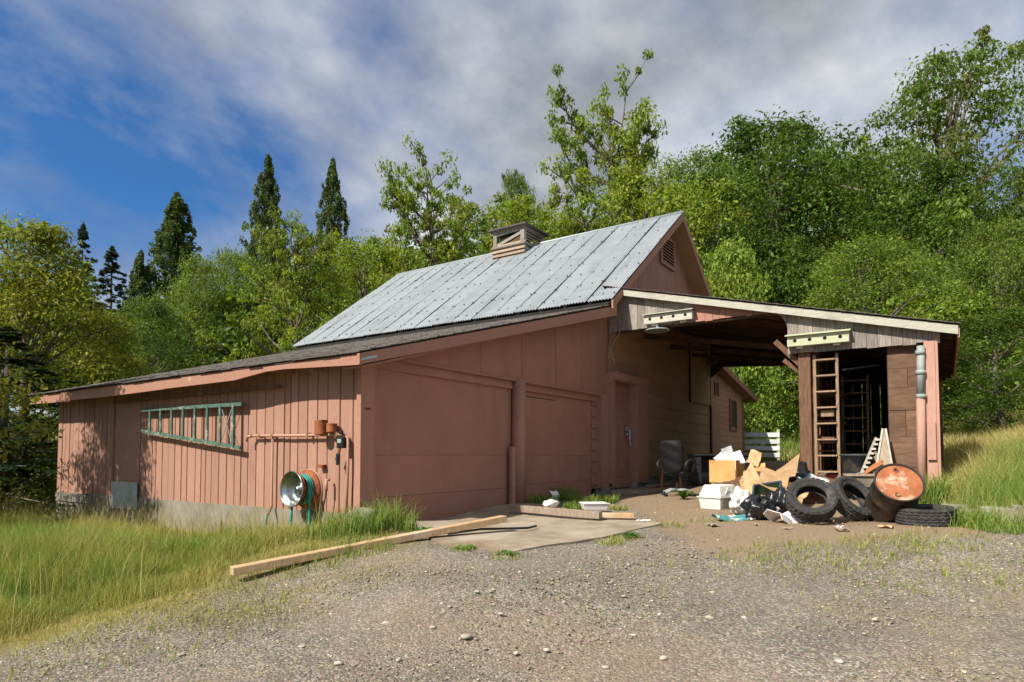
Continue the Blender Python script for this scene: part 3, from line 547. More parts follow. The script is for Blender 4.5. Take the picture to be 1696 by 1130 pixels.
# front boards, each with its own foot (straight, arch, straight)
def foot(y):
    if y > -.22: return 3.62 - (.22 + y) * .45
    if y > -3.42: return 3.60
    if y > -3.80:
        t_ = (-3.42 - y) / .38; return 3.60 - .38 * (1 - math.sqrt(max(0, 1 - t_ * t_)))
    return 2.76
fb = CB(MB().box((7.27, -.1, 3.68), (7.31, -.11, 3.7)), 'front_boards', 'grey_board')
y = -.04; rr = random.Random(5)
while y > -6.2:
    wd = rr.uniform(.17, .25) if y > -2 or y < -3.5 else rr.uniform(.12, .16)
    y1 = max(y - wd, -6.22)
    if y > -3.8 > y1: y1 = -3.8
    ys = np.linspace(y - .003, y1 + .003, 6 if y > -3.85 and y < -3.2 else 2)
    jig = rr.uniform(-.02, .012) if abs(y) > .3 else 0
    bot = [(0, float(q), (foot(min(q, -3.801)) if y <= -3.8 else foot(max(q, -3.799))) + jig) for q in ys]
    top = [(0, float(q), cz(q) - .1) for q in ys[::-1]]
    mt = 'pink_faded' if -3.5 < (y + y1) / 2 < -2.08 else 'grey_board'
    if mt == 'pink_faded': mt = 'pink_trim'
    CB(MB().prism([(7.27 - rr.uniform(0, .008), q[1], q[2]) for q in bot + top], (.025, 0, 0)), 'board', mt, fb)
    y = y1
CB(MB().prism([(7.30, -.03, 3.3), (7.30, -.03, 4.4), (7.30, -.3, 4.4), (7.30, -.3, 3.63), (7.30, -.16, 3.55)], (.1, 0, 0)), 'wall_bracket', 'pink_trim')
# frame: beams, rafters
CB(MB().box((7.305, -3.8, 3.56), (7.42, -.05, 3.72)), 'front_beam', 'rafter_wood')
CB(MB().box((7.305, -6.15, 2.78), (7.42, -3.85, 2.98)), 'shed_beam', 'rafter_wood')
for i in range(12):
    x_ = 7.5 + i * .62
    CB(MB().prism([(x_, -.05, cz(-.05) - .07), (x_, -6.4, cz(-6.4) - .07), (x_, -6.4, cz(-6.4) - .2), (x_, -.05, cz(-.05) - .24)], (.05, 0, 0)), 'rafter', 'rafter_wood')
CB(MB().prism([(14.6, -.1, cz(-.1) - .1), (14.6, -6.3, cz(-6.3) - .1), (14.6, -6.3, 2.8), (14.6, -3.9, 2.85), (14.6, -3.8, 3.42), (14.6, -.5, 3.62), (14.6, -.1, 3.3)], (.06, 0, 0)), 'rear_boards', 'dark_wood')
for x_ in (9.2, 11.0, 12.8): CB(MB().bar((x_, -.1, 3.8), (x_, -3.9, 3.1), .05, .12), 'tie_beam', 'rafter_wood')
CB(MB().box((14.45, -4.0, .1), (14.62, -3.82, 3.3)), 'rear_post', 'brown_wood'); CB(MB().box((14.3, -6.2, .1), (14.6, -6.0, 2.9)), 'rear_post', 'brown_wood')
# shed: posts, walls
CB(MB().box((7.33, -4.18, .32), (7.52, -3.97, 2.8)), 'post', 'brown_wood', bevel=.01)
CB(MB().box((7.53, -4.1, .32), (7.64, -3.99, 3.2)), 'post', 'dark_wood')
CB(MB().bar((7.42, -4.05, 2.5), (7.42, -3.55, 3.05), .09, .1), 'brace', 'brown_wood'); CB(MB().bar((7.55, -4.05, 2.35), (7.5, -3.68, 2.68), .07, .08), 'brace', 'brown_wood')
sw = CB(MB().box((9.5, -4.02, 3.0), (13.9, -3.98, 3.1)), 'slatted_wall', 'brown_wood')
for i in range(20):
    x_ = 7.85 + i * .3
    if 1 <= i <= 3 and i % 2: continue
    CB(MB().box((x_, -4.03 + random.uniform(-.01, .01), .35), (x_ + random.uniform(.19, .27) * (1 if i > 4 else .5), -4.005, 3.15)), 'slat', 'brown_wood', sw)
CB(MB().box((7.7, -4.1, 1.55), (13.8, -4.04, 1.63)), 'wall_rail', 'brown_wood', sw)
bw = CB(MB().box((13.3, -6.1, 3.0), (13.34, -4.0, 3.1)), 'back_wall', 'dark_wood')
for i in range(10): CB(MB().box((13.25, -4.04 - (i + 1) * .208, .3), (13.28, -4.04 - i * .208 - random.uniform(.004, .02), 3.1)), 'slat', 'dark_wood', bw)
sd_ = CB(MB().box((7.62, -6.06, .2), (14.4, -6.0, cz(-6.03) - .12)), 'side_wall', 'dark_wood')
for i in range(27):
    CB(MB().box((7.6 + i * .252, -6.1, .05), (7.6 + i * .252 + .246, -6.064, cz(-6.1) - .1)), 'board', 'pink_faded', sd_)
CB(MB().box((7.25, -6.14, .25), (7.31, -5.98, 2.78)), 'corner_post', 'pink_faded', bevel=.006)
CB(MB().box((7.25, -6.18, .1), (7.58, -6.142, 2.85)), 'corner_board', 'pink_faded')
CB(MB().box((7.2, -6.12, .75), (7.248, -6.0, 1.4)), 'post_patch', 'pink_faded')
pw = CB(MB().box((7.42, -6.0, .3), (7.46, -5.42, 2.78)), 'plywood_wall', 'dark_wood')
zz = [(.3, .62), (.62, 1.15), (1.15, 1.62), (1.62, 2.02), (2.02, 2.36), (2.36, 2.78)]
for i, (a, b_) in enumerate(zz):
    cuts = (-5.43, -5.98) if i in (1, 3, 5) else (-5.43, -5.43 - random.uniform(.22, .34), -5.98)
    for p_, q_ in zip(cuts[:-1], cuts[1:]):
        tk = .018 if i in (1, 3) else .006
        CB(MB().box((7.418 - tk - .004 * random.random(), q_ + .004, a + .003), (7.4185, p_ - .004, b_ - .003)), 'plywood_sheet', 'plywood', pw)
dp = CB(MB().tube([(7.2, -5.94, 2.7), (7.2, -5.92, 1.85)], .06, 14), 'downpipe', 'pale_pipe', smooth=True)
CB(MB().tube([(7.2, -5.92, 1.85), (7.19, -5.9, .1)], .066, 14), 'lower_pipe', 'pink_faded', dp, smooth=True)
for z_ in (2.62, 2.28, 1.87): CB(MB().tube([(7.2, -5.93, z_), (7.2, -5.928, z_ - .07)], .075, 14), 'pipe_collar', 'pale_pipe', dp, smooth=True)
CB(MB().bar((8.6, -4.6, 2.55), (9.5, -5.1, 2.7), .1, .03), 'ceiling_batten', 'pale_board')
for x_, y_ in ((8.3, -4.12), (9.6, -4.12)):
    for z_ in (.9, 1.5, 2.1): CB(MB().box((x_, -4.5, z_), (x_ + .9, -4.06, z_ + .03)), 'shelf', 'brown_wood')

# ================================================================ THINGS ON THE WALLS
def nest_box(y0, y1, z, mt, label):
    t_ = thing('nest_box', label, 'nest box', (7.25, (y0 + y1) / 2, z), group='nest boxes on the carport front')
    L_ = y0 - y1
    MB().box((-.13, -L_ / 2, -.1), (-.004, L_ / 2, .085)).build('box', mt, t_)
    MB().prism([(-.19, -L_ / 2 - .03, .085), (0.0, -L_ / 2 - .03, .13), (0.0, -L_ / 2 - .03, .15), (-.19, -L_ / 2 - .03, .105)], (0, L_ + .06, 0)).build('lid', mt, t_)
    for i in range(4):
        yy = L_ / 2 - L_ * (.13 + i * .245)
        MB().tube([(-.134, yy, .0), (-.128, yy, .0)], .033, 14).build('entrance_hole', 'interior_dark', t_)
    for yy in (-L_ * .3, L_ * .3): MB().box((-.09, yy - .06, -.14), (-.004, yy + .06, -.1)).build('mounting_block', 'pale_board', t_)
nest_box(-.95, -2.0, 3.74, 'pale_board', 'grey weathered nest box with four holes above the round lamp')
nest_box(-3.82, -4.86, 2.98, 'green_board', 'yellowish green nest box with four holes at the right of the arch')
la = thing('round_lamp', 'shallow round metal lamp hanging under the left nest box', 'lamp', (7.2, -1.22, 3.53))
MB().lathe([(0, .0), (.14, .0), (.24, -.02), (.27, -.045), (.262, -.048), (.2, -.03), (0, -.02)], 28).build('shade', 'pale_pipe', la, True)
MB().tube([(0, 0, 0), (0, 0, .1)], .03, 10).build('stem', 'galvanised', la)
MB().lathe([(0, -.04), (.2, -.042), (.21, -.032), (0, -.03)], 20).build('diffuser', 'concrete', la, True)
tag(MB().tube([(7.24, -.35, 3.66), (7.2, -.33, 3.5), (7.22, -.2, 3.35), (7.2, -.12, 3.2), (7.21, -.18, 3.0), (7.2, -.22, 2.85)], .008, 5).build('loose_wire', 'pale_pipe'), 'thin loose wire dangling beside the carport front', 'wire')
# green ladder
ld = thing('ladder', 'green wooden ladder hung sideways on the ribbed wall', 'ladder', (-.05, 4.0, 1.3))
MB().bar((-.03, 1.55, .33), (-.03, -1.5, .30), .04, .055, (0, 0, 1)).build('rail', 'green_paint', ld)
MB().bar((-.03, 1.53, -.04), (-.03, -1.48, -.36), .04, .055, (0, 0, 1)).build('rail', 'green_paint', ld)
for i in range(8):
    yy = 1.22 - i * .36; k = (1.53 - yy) / 3.0
    MB().bar((-.045, yy, .33 - .03 * k), (-.045, yy - .01, -.04 - .32 * k), .025 if i < 7 else .04, .048, (0, 1, 0)).build('rung', 'green_paint', ld)
MB().bar((-.03, -.95, -.25), (-.03, -1.25, .27), .01, .01).build('brace_rod', 'pale_pipe', ld); MB().bar((-.03, -.95, .27), (-.03, -1.25, -.28), .01, .01).build('brace_rod', 'pale_pipe', ld)
for yy in (1.0, -.8): MB().box((0, yy, .27), (.12, yy + .03, .3)).build('hook', 'rust', ld)
# water pipe
wp = thing('water_pipe', 'pink painted water pipe running along the ribbed wall to a standpipe', 'pipe', (-.02, 1.3, 0))
MB().tube([(-.02, .98, 1.12), (-.02, 0, 1.105), (-.02, -1.02, 1.10)], .02, 8).build('pipe', 'pink_faded', wp, True)
MB().tube([(-.02, .5, 1.11), (-.02, .5, .1), (-.1, .46, -.02)], .018, 8).build('standpipe', 'pink_siding', wp, True)
MB().tube([(-.02, -1.02, 1.10), (-.02, -1.1, 1.05), (-.02, -1.11, .75), (-.02, -1.09, .06)], .018, 8).build('down_leg', 'pink_faded', wp, True)
MB().tube([(-.02, .98, 1.12), (-.06, 1.05, 1.1), (-.07, 1.06, 1.03)], [.024, .022, .014], 8).build('tap', 'brass', wp, True)
for yy in (.8, .5, -.3, -.9): MB().box((-.045, yy - .02, 1.08), (.03, yy + .02, 1.135)).build('clip', 'brass', wp)
def can(y_, r_, h_, z_, lab, x_=-.1):
    t_ = thing('rusty_can', lab, 'can', (x_, y_, z_)); MB().lathe([(0, 0), (r_, 0), (r_ * 1.02, .01), (r_, .02), (r_, h_ - .01), (r_ * 1.04, h_), (r_ * .95, h_), (r_ * .92, .02), (0, .02)], 20).build('can', 'rust', t_, True)
    MB().box((r_ - .01, -.02, h_ * .3), (.09, .02, h_ * .5)).build('bracket', 'rust', t_)
can(.66, .085, .2, 1.10, 'taller rusty can on the wall pipe', -.1); can(.48, .07, .12, 1.13, 'shorter rusty can beside the taller one', -.07)
tm = thing('hose_timer', 'grey tap timer box with brass valve hanging on the corner', 'timer', (-.07, .27, .85))
MB().box((-.05, -.06, .07), (.03, .06, .22)).build('case', 'dark_plastic', tm, bevel=.015); MB().box((-.053, -.035, .14), (-.049, .035, .19)).build('screen', 'pale_pipe', tm)
MB().tube([(-.02, 0, .25), (-.02, 0, .3)], .03, 10).build('collar', 'dark_plastic', tm); MB().tube([(-.02, .02, .08), (-.02, .06, -.02), (-.02, .1, -.08)], .02, 8).build('valve', 'brass', tm); MB().tube([(-.02, .06, .0), (-.02, .06, -.15)], .024, 8).build('outlet', 'dark_plastic', tm)
tag(MB().box((-.05, .68, .66), (.036, .8, .7)).build('wall_ledge', 'rust', bevel=.005), 'tiny rusty shelf bracket on the ribbed wall under the cans', 'bracket')
# wheel-rim hose reel and hoses
hr = thing('hose_reel', 'hose reel made of a chromed car wheel rim on the ribbed wall', 'hose reel', (.03, 1.05, .36))
MX = frame_to((-1, .0, .04))
MB().lathe([(.2, .0), (.27, .012), (.27, .03), (.175, .05), (.165, .16), (.175, .2), (.235, .225), (.235, .24), (.22, .243)], 40, MX @ Matrix.Translation((0, 0, .02))).build('barrel', 'rust', hr, True)
MB().lathe([(.23, .265), (.236, .275), (.245, .27), (.24, .25), (.232, .243), (.2, .23), (.165, .19), (.15, .13), (.1, .12), (.09, .14), (.045, .15), (.04, .185), (0, .19)], 40, MX @ Matrix.Translation((0, 0, .03))).build('rim', 'chrome', hr, True)
for k in range(5):
    q = MX @ Matrix.Rotation(k * 2 * math.pi / 5, 4, 'Z') @ Vector((.07, 0, .165)); MB().tube([q, q + MX @ Vector((0, 0, .018))], .012, 8).build('lug_hole', 'dark_plastic', hr)
MB().lathe([(0, 0), (.28, 0), (.28, .02), (.2, .03)], 32, MX).build('flange', 'pink_faded', hr, True)
ho = MB()
for k in range(3):
    zc = .075 + .034 * k; ho.tube([MX @ Vector((.195 * math.cos(a), .195 * math.sin(a), zc + .02)) + Vector((.03, 1.05, .36)) for a in np.linspace(0, 2 * math.pi, 30)], .016, 6)
pth = [MX @ Vector((.2, 0, .1))]
ho.tube([(-.11, .87, .42), (-.12, .85, .3), (-.13, .84, 0), (-.14, .85, -.25), (-.2, .9, -.45)], .018, 8); ho.tube([(-.2, 1.12, .15), (-.2, 1.13, 0), (-.22, 1.13, -.3), (-.3, 1.2, -.46)], .018, 8)
tag(ho.build('garden_hose', 'teal_rubber', None, True), 'teal green garden hose wound on the wheel rim and hanging into the grass', 'hose')
tag(MB().tube([(-.13, 1.78, -.02), (-.14, 1.78, -.1), (-.15, 1.77, -.3), (-.17, 1.7, -.48)], .017, 8).build('garden_hose', 'teal_rubber', None, True), 'short teal hose end below the standpipe, left of the wheel rim', 'hose')
ht = thing('hose_spout', 'thin black hose on a pink pipe stub right of the wheel rim', 'hose', (-.03, .55, .3))
MB().tube([(-.01, 0, .2), (-.06, 0, .2), (-.06, 0, .05)], .022, 8).build('stub', 'pink_faded', ht, True); MB().tube([(-.06, 0, .05), (-.08, .03, -.15), (-.1, .1, -.45), (-.1, .12, -.65)], .012, 6).build('tail', 'dark_plastic', ht, True)
# concrete pier at the corner
pc = gp(612, 872); t_ = thing('concrete_pier', 'round weathered concrete pier at the corner of the garage', 'pier', (-.16, -.25, -.25))
MB().blob((0, 0, .19), (.24, .22, .24), 3.3, .16, 2, 14).build('pier', 'block', t_, True); MB().lathe([(0, .4), (.17, .4), (.2, .37), (.22, .2), (.24, 0)], 18).build('top', 'concrete', t_, True)

# ================================================================ LUMBER AND LITTER ON THE SLAB
def beam(a, b_, wd, th, mt, name, label, cat='timber', lift=.0):
    mb = MB(); a, b_ = Vector(a), Vector(b_); c = (a + b_) / 2
    mb.bar(a - c, b_ - c, wd, th); return tag(mb.build(name, mt, None, False, c, bevel=.006), label, cat)
a = gp(383, 968); b_ = gp(835, 884)
lift = max(g1(*(a.lerp(b_, k / 20))[:2]) + bump_ - a.lerp(b_, k / 20).z for k in range(21) for bump_ in (.03,)) + .045
beam(a + Vector((0, 0, max(.05, lift - .065))), b_ + Vector((0, 0, lift - .005)), .13, .075, 'new_lumber', 'timber_beam', 'long squared timber lying from the grass onto the slab')
beam(gp(845, 852) + Vector((0, 0, .1)), gp(995, 866) + Vector((0, 0, .1)), .1, .1, 'old_lumber', 'timber_beam', 'grey timber lying behind the white tray on the slab')
beam(gp(985, 863) + Vector((0, 0, .08)), gp(1050, 864) + Vector((0, 0, .08)), .12, .07, 'new_lumber', 'timber_offcut', 'short pale timber offcut at the end of the grey timber')
p = gp(742, 893); tag(MB().tube([p + Vector((0, .0, .06)), p + Vector((.5, -.1, .07)), p + Vector((1.0, -.45, .06)), p + Vector((1.25, -.42, .06))], .014, 6).build('rubber_strip', 'dark_plastic', None, True), 'thin black rubber strip lying on the slab beside the long timber', 'strip')
p = gp(984, 850); t_ = thing('tray', 'shallow white plastic tray on the slab by the timber', 'tray', p + Vector((0, 0, .06)), (0, 0, R(-50)))
MB().poly([(-.17, -.12, 0), (.17, -.12, 0), (.17, .12, 0), (-.17, .12, 0), (-.2, -.15, .1), (.2, -.15, .1), (.2, .15, .1), (-.2, .15, .1)], [(3, 2, 1, 0), (0, 1, 5, 4), (1, 2, 6, 5), (2, 3, 7, 6), (3, 0, 4, 7)]).build('basin', 'white_plastic', t_, solid=.008); MB().box((-.215, -.165, .092), (.215, -.15, .105)).box((-.215, .15, .092), (.215, .165, .105)).build('rim', 'white_plastic', t_)
p = gp(912, 846); tag(MB().blob((0, 0, .07), (.2, .1, .07), 1.2, .4, 3, 12).build('plastic_bag', 'white_plastic', None, True, p + Vector((0, 0, .04))), 'crumpled clear plastic bag on the slab beside the timber', 'bag')
p = gp(920, 835); tag(MB().sheet((-.12, 0, 0), (.26, 0, 0), (0, .02, .17), 6, 5, lambda u, v: (0, .03 * math.sin(u * 9) * v + .02 * math.sin(v * 8), .01 * math.sin(u * 12))).build('paper_wad', 'paper', None, False, p + Vector((0, 0, .06)), solid=.004), 'crinkled silvery paper standing in the grass behind the timber', 'paper')

# ================================================================ JUNK PILE
def RZM(deg): return (0, 0, R(deg))
VIEW = math.degrees(HEAD)                     # heading of the view: local +x of a thing turned by VIEW looks away from the camera
# office chair (seen from behind)
c = gp(1122, 822); ch = thing('office_chair', 'black padded office chair on castors with its back turned', 'office chair', c, RZM(VIEW - 44))
bm_ = MB()
def cushion(lo, hi, n_=10, axis='x', bulge=.03):
    mb = MB(); (x0, y0, z0), (x1, y1, z1) = lo, hi
    for side in (0, 1):
        for j in range(n_ + 1):
            for i in range(n_ + 1):
                u, v = i / n_, j / n_; e_ = (1 - (2 * u - 1) ** 6) * (1 - (2 * v - 1) ** 6); 
                rx = 1 - .06 * (abs(2 * v - 1) ** 4)
                if axis == 'x': mb.v.append(((x0 - bulge * e_ * (1 + .3 * math.sin(v * 14))) if side == 0 else (x1 + bulge * e_), y0 + (y1 - y0) * (.5 + (u - .5) * rx), z0 + (z1 - z0) * v))
                else: mb.v.append((x0 + (x1 - x0) * u, y0 + (y1 - y0) * v, (z0 - bulge * e_) if side == 0 else z1 + bulge * e_))
    m_ = n_ + 1
    for side in (0, 1):
        for j in range(n_):
            for i in range(n_):
                a_ = side * m_ * m_ + j * m_ + i; f_ = (a_, a_ + 1, a_ + m_ + 1, a_ + m_); mb.f.append(f_ if side else f_[::-1])
    ring = [i for i in range(n_)] + [n_ + m_ * j for j in range(n_)] + [m_ * n_ + n_ - i for i in range(n_)] + [m_ * (n_ - j) for j in range(n_)]
    for k in range(len(ring)):
        a_, b2 = ring[k], ring[(k + 1) % len(ring)]; mb.f.append((a_, b2, b2 + m_ * m_, a_ + m_ * m_))
    return mb
def pad(w_, h_, th, M_, n_=16, curve=.06):
    mb = MB(); m_ = n_ + 1
    for side in (0, 1):
        for j in range(m_):
            for i in range(m_):
                a, b_ = 2 * i / n_ - 1, 2 * j / n_ - 1; x_ = a * (1 - .18 * b_ ** 4) * (1 - .05 * (1 - b_)); y_ = b_ * (1 - .10 * a ** 4); e_ = (max(0, 1 - a ** 6) * max(0, 1 - b_ ** 6)) ** .5
                wr = .008 * math.sin(9 * b_ + 3 * a) * e_; z_ = (th * (.25 + .75 * e_) + wr) * (1 if side else -1) + curve * a * a
                mb.v.append(tuple(M_ @ Vector((x_ * w_ / 2, y_ * h_ / 2, z_))))
    for side in (0, 1):
        for j in range(n_):
            for i in range(n_): a_ = side * m_ * m_ + j * m_ + i; f_ = (a_, a_ + 1, a_ + m_ + 1, a_ + m_); mb.f.append(f_ if side else f_[::-1])
    ring = [i for i in range(n_)] + [n_ + m_ * j for j in range(n_)] + [m_ * n_ + n_ - i for i in range(n_)] + [m_ * (n_ - j) for j in range(n_)]
    for k in range(len(ring)): a_, b2 = ring[k], ring[(k + 1) % len(ring)]; mb.f.append((a_, b2, b2 + m_ * m_, a_ + m_ * m_))
    return mb
MBK = Matrix.Translation((-.25, 0, .78)) @ Matrix(((0, 0, 1, 0), (-1, 0, 0, 0), (0, 1, 0, 0), (0, 0, 0, 1))) @ Matrix.Rotation(R(-9), 4, 'X')
pad(.54, .70, .05, MBK).build('backrest', 'leather', ch, True)
pad(.52, .52, .06, Matrix.Translation((.03, 0, .47)), curve=.0).build('seat', 'leather', ch, True)
for s_ in (-1, 1):
    MB().tube([(-.2, s_ * .28, .5), (-.22, s_ * .32, .66), (-.1, s_ * .33, .73), (.1, s_ * .33, .73), (.17, s_ * .32, .66), (.1, s_ * .28, .48)], .028, 8).build('armrest', 'dark_plastic', ch, True)
MB().tube([(0, 0, .1), (0, 0, .45)], .035, 10).build('gas_column', 'dark_plastic', ch)
for k in range(5):
    a_ = R(72 * k + 20); e_ = Vector((math.cos(a_) * .31, math.sin(a_) * .31, .08)); lg = MB().tube([(0, 0, .12), e_ * .5 + Vector((0, 0, .085)), e_], [.035, .03, .022], 8).build('leg', 'pale_pipe', ch, True); MB().tube([e_ + Vector((-.02, 0, -.045)), e_ + Vector((.02, 0, -.045))], .035, 10).build('castor', 'dark_plastic', lg, True)
c = gp(1130, 812); c = Vector((8.9, -.85, g1(8.9, -.85) + .04)); wc = thing('wooden_chair', 'orange wooden chair standing behind the office chair', 'chair', c, RZM(VIEW - 10))
MB().box((-.2, -.22, .42), (.2, .22, .45)).build('seat', 'orange_wood', wc)
for sx in (-1, 1):
    for sy in (-1, 1): MB().bar((sx * .17, sy * .19, .42), (sx * .2, sy * .22, 0), .035, .035, (1, 0, 0)).build('leg', 'orange_wood', wc)
MB().bar((.19, -.2, .44), (.22, -.2, .8), .03, .03, (1, 0, 0)).bar((.19, .2, .44), (.22, .2, .8), .03, .03, (1, 0, 0)).build('back_post', 'orange_wood', wc); MB().box((.2, -.2, .7), (.225, .2, .8)).build('back_rail', 'orange_wood', wc)
# desk
c = Vector((10.2, -1.6, g1(10.2, -1.6))); dk = thing('desk', 'black desk behind the cardboard box in the carport', 'desk', c, RZM(20))
MB().box((-.4, -.75, .72), (.4, .75, .76)).build('desktop', 'dark_plastic', dk, bevel=.006)
for y_ in (-.72, .42):
    cb = MB().box((-.36, y_, .06), (.36, y_ + .3, .719)).build('drawer_unit', 'dark_plastic', dk)
    for i in range(3): MB().box((-.378, y_ + .02, .1 + i * .2), (-.362, y_ + .28, .28 + i * .2)).build('drawer', 'dark_plastic', cb)
MB().box((.3, -.42, .3), (.33, .42, .72)).build('back_panel', 'dark_plastic', dk)
# cardboard box full of papers
c = gp(1200, 826); c = Vector((c.x + .55, c.y + .1, g1(c.x, c.y))); cbx = thing('cardboard_box', 'tall orange-brown cardboard box stuffed with papers', 'cardboard box', c + Vector((0, 0, .29)), RZM(VIEW - 38))
w2 = .26
MB().box((-w2, -w2, 0), (w2, w2, .01)).build('bottom', 'cardboard_bright', cbx)
for k in range(4):
    M_ = Matrix.Rotation(k * math.pi / 2, 4, 'Z'); MB().box((-w2, -w2 - .006, .0), (w2 - .007, -w2, .44), M_).build('side', 'cardboard_bright', cbx)
bk = tag(MB().box((-.24, -.24, 0), (.24, .24, .28)).build('carton', 'cardboard', None, False, c + Vector((0.02, 0.02, 0)), bevel=.004), 'flattened carton under the tall cardboard box', 'carton'); bk.rotation_euler = RZM(VIEW - 30)
for i in range(7):
    pp = MB().sheet((0, 0, 0), (.3, 0, 0), (0, 0, .3), 5, 5, lambda u, v, i=i: (0, .03 * math.sin(u * 3 + i) * v + .02 * v * v, 0)).build('paper_sheet', 'paper', None, False, c + Vector((random.uniform(-.16, 0), random.uniform(-.15, .12), .56 + .02 * i)), solid=.004)
    pp.rotation_euler = (R(random.uniform(-40, 10)), R(random.uniform(-25, 35)), R(VIEW - 90 + random.uniform(-25, 40))); tag(pp, 'loose white paper sheet sticking out of the tall cardboard box', 'paper', 'papers in the cardboard box')
# pet carrier
c = gp(1190, 848); pcx = thing('pet_carrier', 'white plastic pet carrier with a grille of holes in its side', 'pet carrier', gp(1206, 846) + Vector((.28, .22, 0)), RZM(VIEW - 52))
def frust(b0, b1, z0, z1): 
    return MB().poly([(-b0[0], -b0[1], z0), (b0[0], -b0[1], z0), (b0[0], b0[1], z0), (-b0[0], b0[1], z0), (-b1[0], -b1[1], z1), (b1[0], -b1[1], z1), (b1[0], b1[1], z1), (-b1[0], b1[1], z1)], ((0,3,2,1),(4,5,6,7),(0,1,5,4),(1,2,6,5),(2,3,7,6),(3,0,4,7)))
frust((.255, .185), (.285, .21), 0, .19).build('base', 'white_plastic', pcx, bevel=.012)
MB().box((-.305, -.23, .19), (.305, .23, .212)).build('rim', 'white_plastic', pcx, bevel=.006)
frust((.285, .21), (.22, .15), .212, .40).build('lid', 'white_plastic', pcx, bevel=.02)
gl = MB().bar((-.12, -.2, .25), (-.03, -.19, .36), .02, .01, (0, -1, 0)).build('rib', 'white_plastic', pcx)
for r_ in range(5):
    for k in range(12):
        x_ = -.2 + k * .036 + (r_ % 2) * .012; z_ = .035 + r_ * .032; y_ = -(.185 + .025 * z_ / .19)
        MB().box((x_, y_ - .0045, z_), (x_ + .017, y_ + .01, z_ + .019)).build('vent_slot', 'dark_wood', gl)
for r_ in range(3):
    for k in range(6): MB().box((.268 + .03 * (.05 + r_ * .04) / .19 - .008, -.12 + k * .045, .05 + r_ * .04), (.2755 + .03 * (.05 + r_ * .04) / .19 - .008, -.10 + k * .045, .072 + r_ * .04)).build('vent_slot', 'dark_wood', gl)
# cardboard sheets
def card(px, py, sx, sy, rot, label, mt='cardboard', lift=.1, seed=1, name='cardboard_sheet', cat='cardboard', bend=.06):
    p_ = gp(px, py); r_ = random.Random(seed); a_ = r_.uniform(0, 6)
    o = MB().sheet((-sx / 2, -sy / 2, 0), (sx, 0, 0), (0, sy, 0), 8, 6, lambda u, v: (0, 0, bend * abs(u - .5) * 2 + .015 * math.sin(u * 7 + a_) * math.sin(v * 5 + a_) - (bend * .8 if abs(v - .5) > .4 else 0))).build(name, mt, None, False, p_ + Vector((0, 0, lift)), solid=.008)
    o.rotation_euler = (R(rot[0]), R(rot[1]), R(rot[2] + VIEW)); return tag(o, label, cat)
def span(c4, label, mt='cardboard', bend=.05, seed=1, name='cardboard_sheet', cat='cardboard'):
    P4 = [at_px(*q) for q in c4]; c_ = sum(P4, Vector()) / 4; P4 = [q - c_ for q in P4]; nrm = (P4[1] - P4[0]).cross(P4[3] - P4[0]).normalized(); r_ = random.Random(seed); ph = r_.uniform(0, 6); mb = MB(); nx, ny = 10, 8
    for j in range(ny + 1):
        for i in range(nx + 1):
            u, v = i / nx, j / ny; q = P4[0] * (1 - u) * (1 - v) + P4[1] * u * (1 - v) + P4[2] * u * v + P4[3] * (1 - u) * v
            mb.v.append(tuple(q + nrm * (bend * (abs(v - .5) * 1.2 + .35 * math.sin(u * 5 + ph) + .2 * math.sin(v * 11 + u * 4 + ph)))))
    for j in range(ny):
        for i in range(nx): a_ = j * (nx + 1) + i; mb.f.append((a_, a_ + 1, a_ + nx + 2, a_ + nx + 1))
    return tag(mb.build(name, mt, None, False, c_, solid=.008), label, cat)
span(((1228, 846, 9.7), (1262, 838, 9.6), (1280, 800, 10.0), (1240, 792, 10.2)), 'tan carton flap leaning right of the pet carrier', seed=2)
span(((1226, 800, 10.2), (1236, 838, 9.8), (1262, 800, 10.1), (1245, 768, 10.4)), 'brown carton side standing behind the pet carrier', seed=3)
span(((1254, 806, 9.7), (1300, 820, 9.4), (1308, 790, 9.9), (1262, 778, 10.1)), 'reddish brown flattened carton lying over the pile', seed=4)
span(((1262, 800, 10.2), (1318, 792, 10.0), (1325, 754, 10.7), (1288, 780, 10.8)), 'long tan carton sheet at the back of the pile near the post', seed=5, bend=.03)
span(((1228, 792, 10.4), (1266, 784, 10.3), (1268, 770, 10.9), (1232, 782, 11)), 'small carton sheet under the long tan sheet', 'cardboard_bright', seed=6)
span(((1322, 830, 9.0), (1340, 822, 9.0), (1352, 790, 9.4), (1335, 800, 9.5)), 'torn cardboard piece behind the first tyre', seed=7)
span(((1236, 770, 10.9), (1256, 774, 10.7), (1262, 752, 11.2), (1244, 748, 11.4)), 'upright brown carton end just right of the papers', seed=14)
span(((1296, 846, 9.0), (1326, 850, 8.9), (1332, 820, 9.3), (1302, 812, 9.5)), 'brown cardboard slab leaning between bin and first tyre', seed=15)
span(((1268, 852, 9.2), (1290, 848, 9.2), (1296, 826, 9.6), (1276, 824, 9.6)), 'pale paperboard tucked behind the shiny black bag', 'old_lumber', seed=16)
mound = MB().blob((0, 0, .1), (.95, 1.15, .42), 9.3, .3, 3, 26, flat=0).build('rubbish_heap', 'brown_wood', None, True, gp(1290, 832) + Vector((.55, .15, -.02))); tag(mound, 'dark low heap of rubbish under the cartons and bags', 'rubbish', kind='stuff')
card(1357, 862, .5, .3, (4, 2, -20), 'pale cardboard scrap under the front of the first tyre', 'paper', .02, 8, bend=.02)
card(1215, 862, .55, .22, (4, 0, -85), 'teal and white printed cloth on the dirt before the carrier', 'teal_cloth', .03, 9, 'teal_cloth', 'cloth', .05)
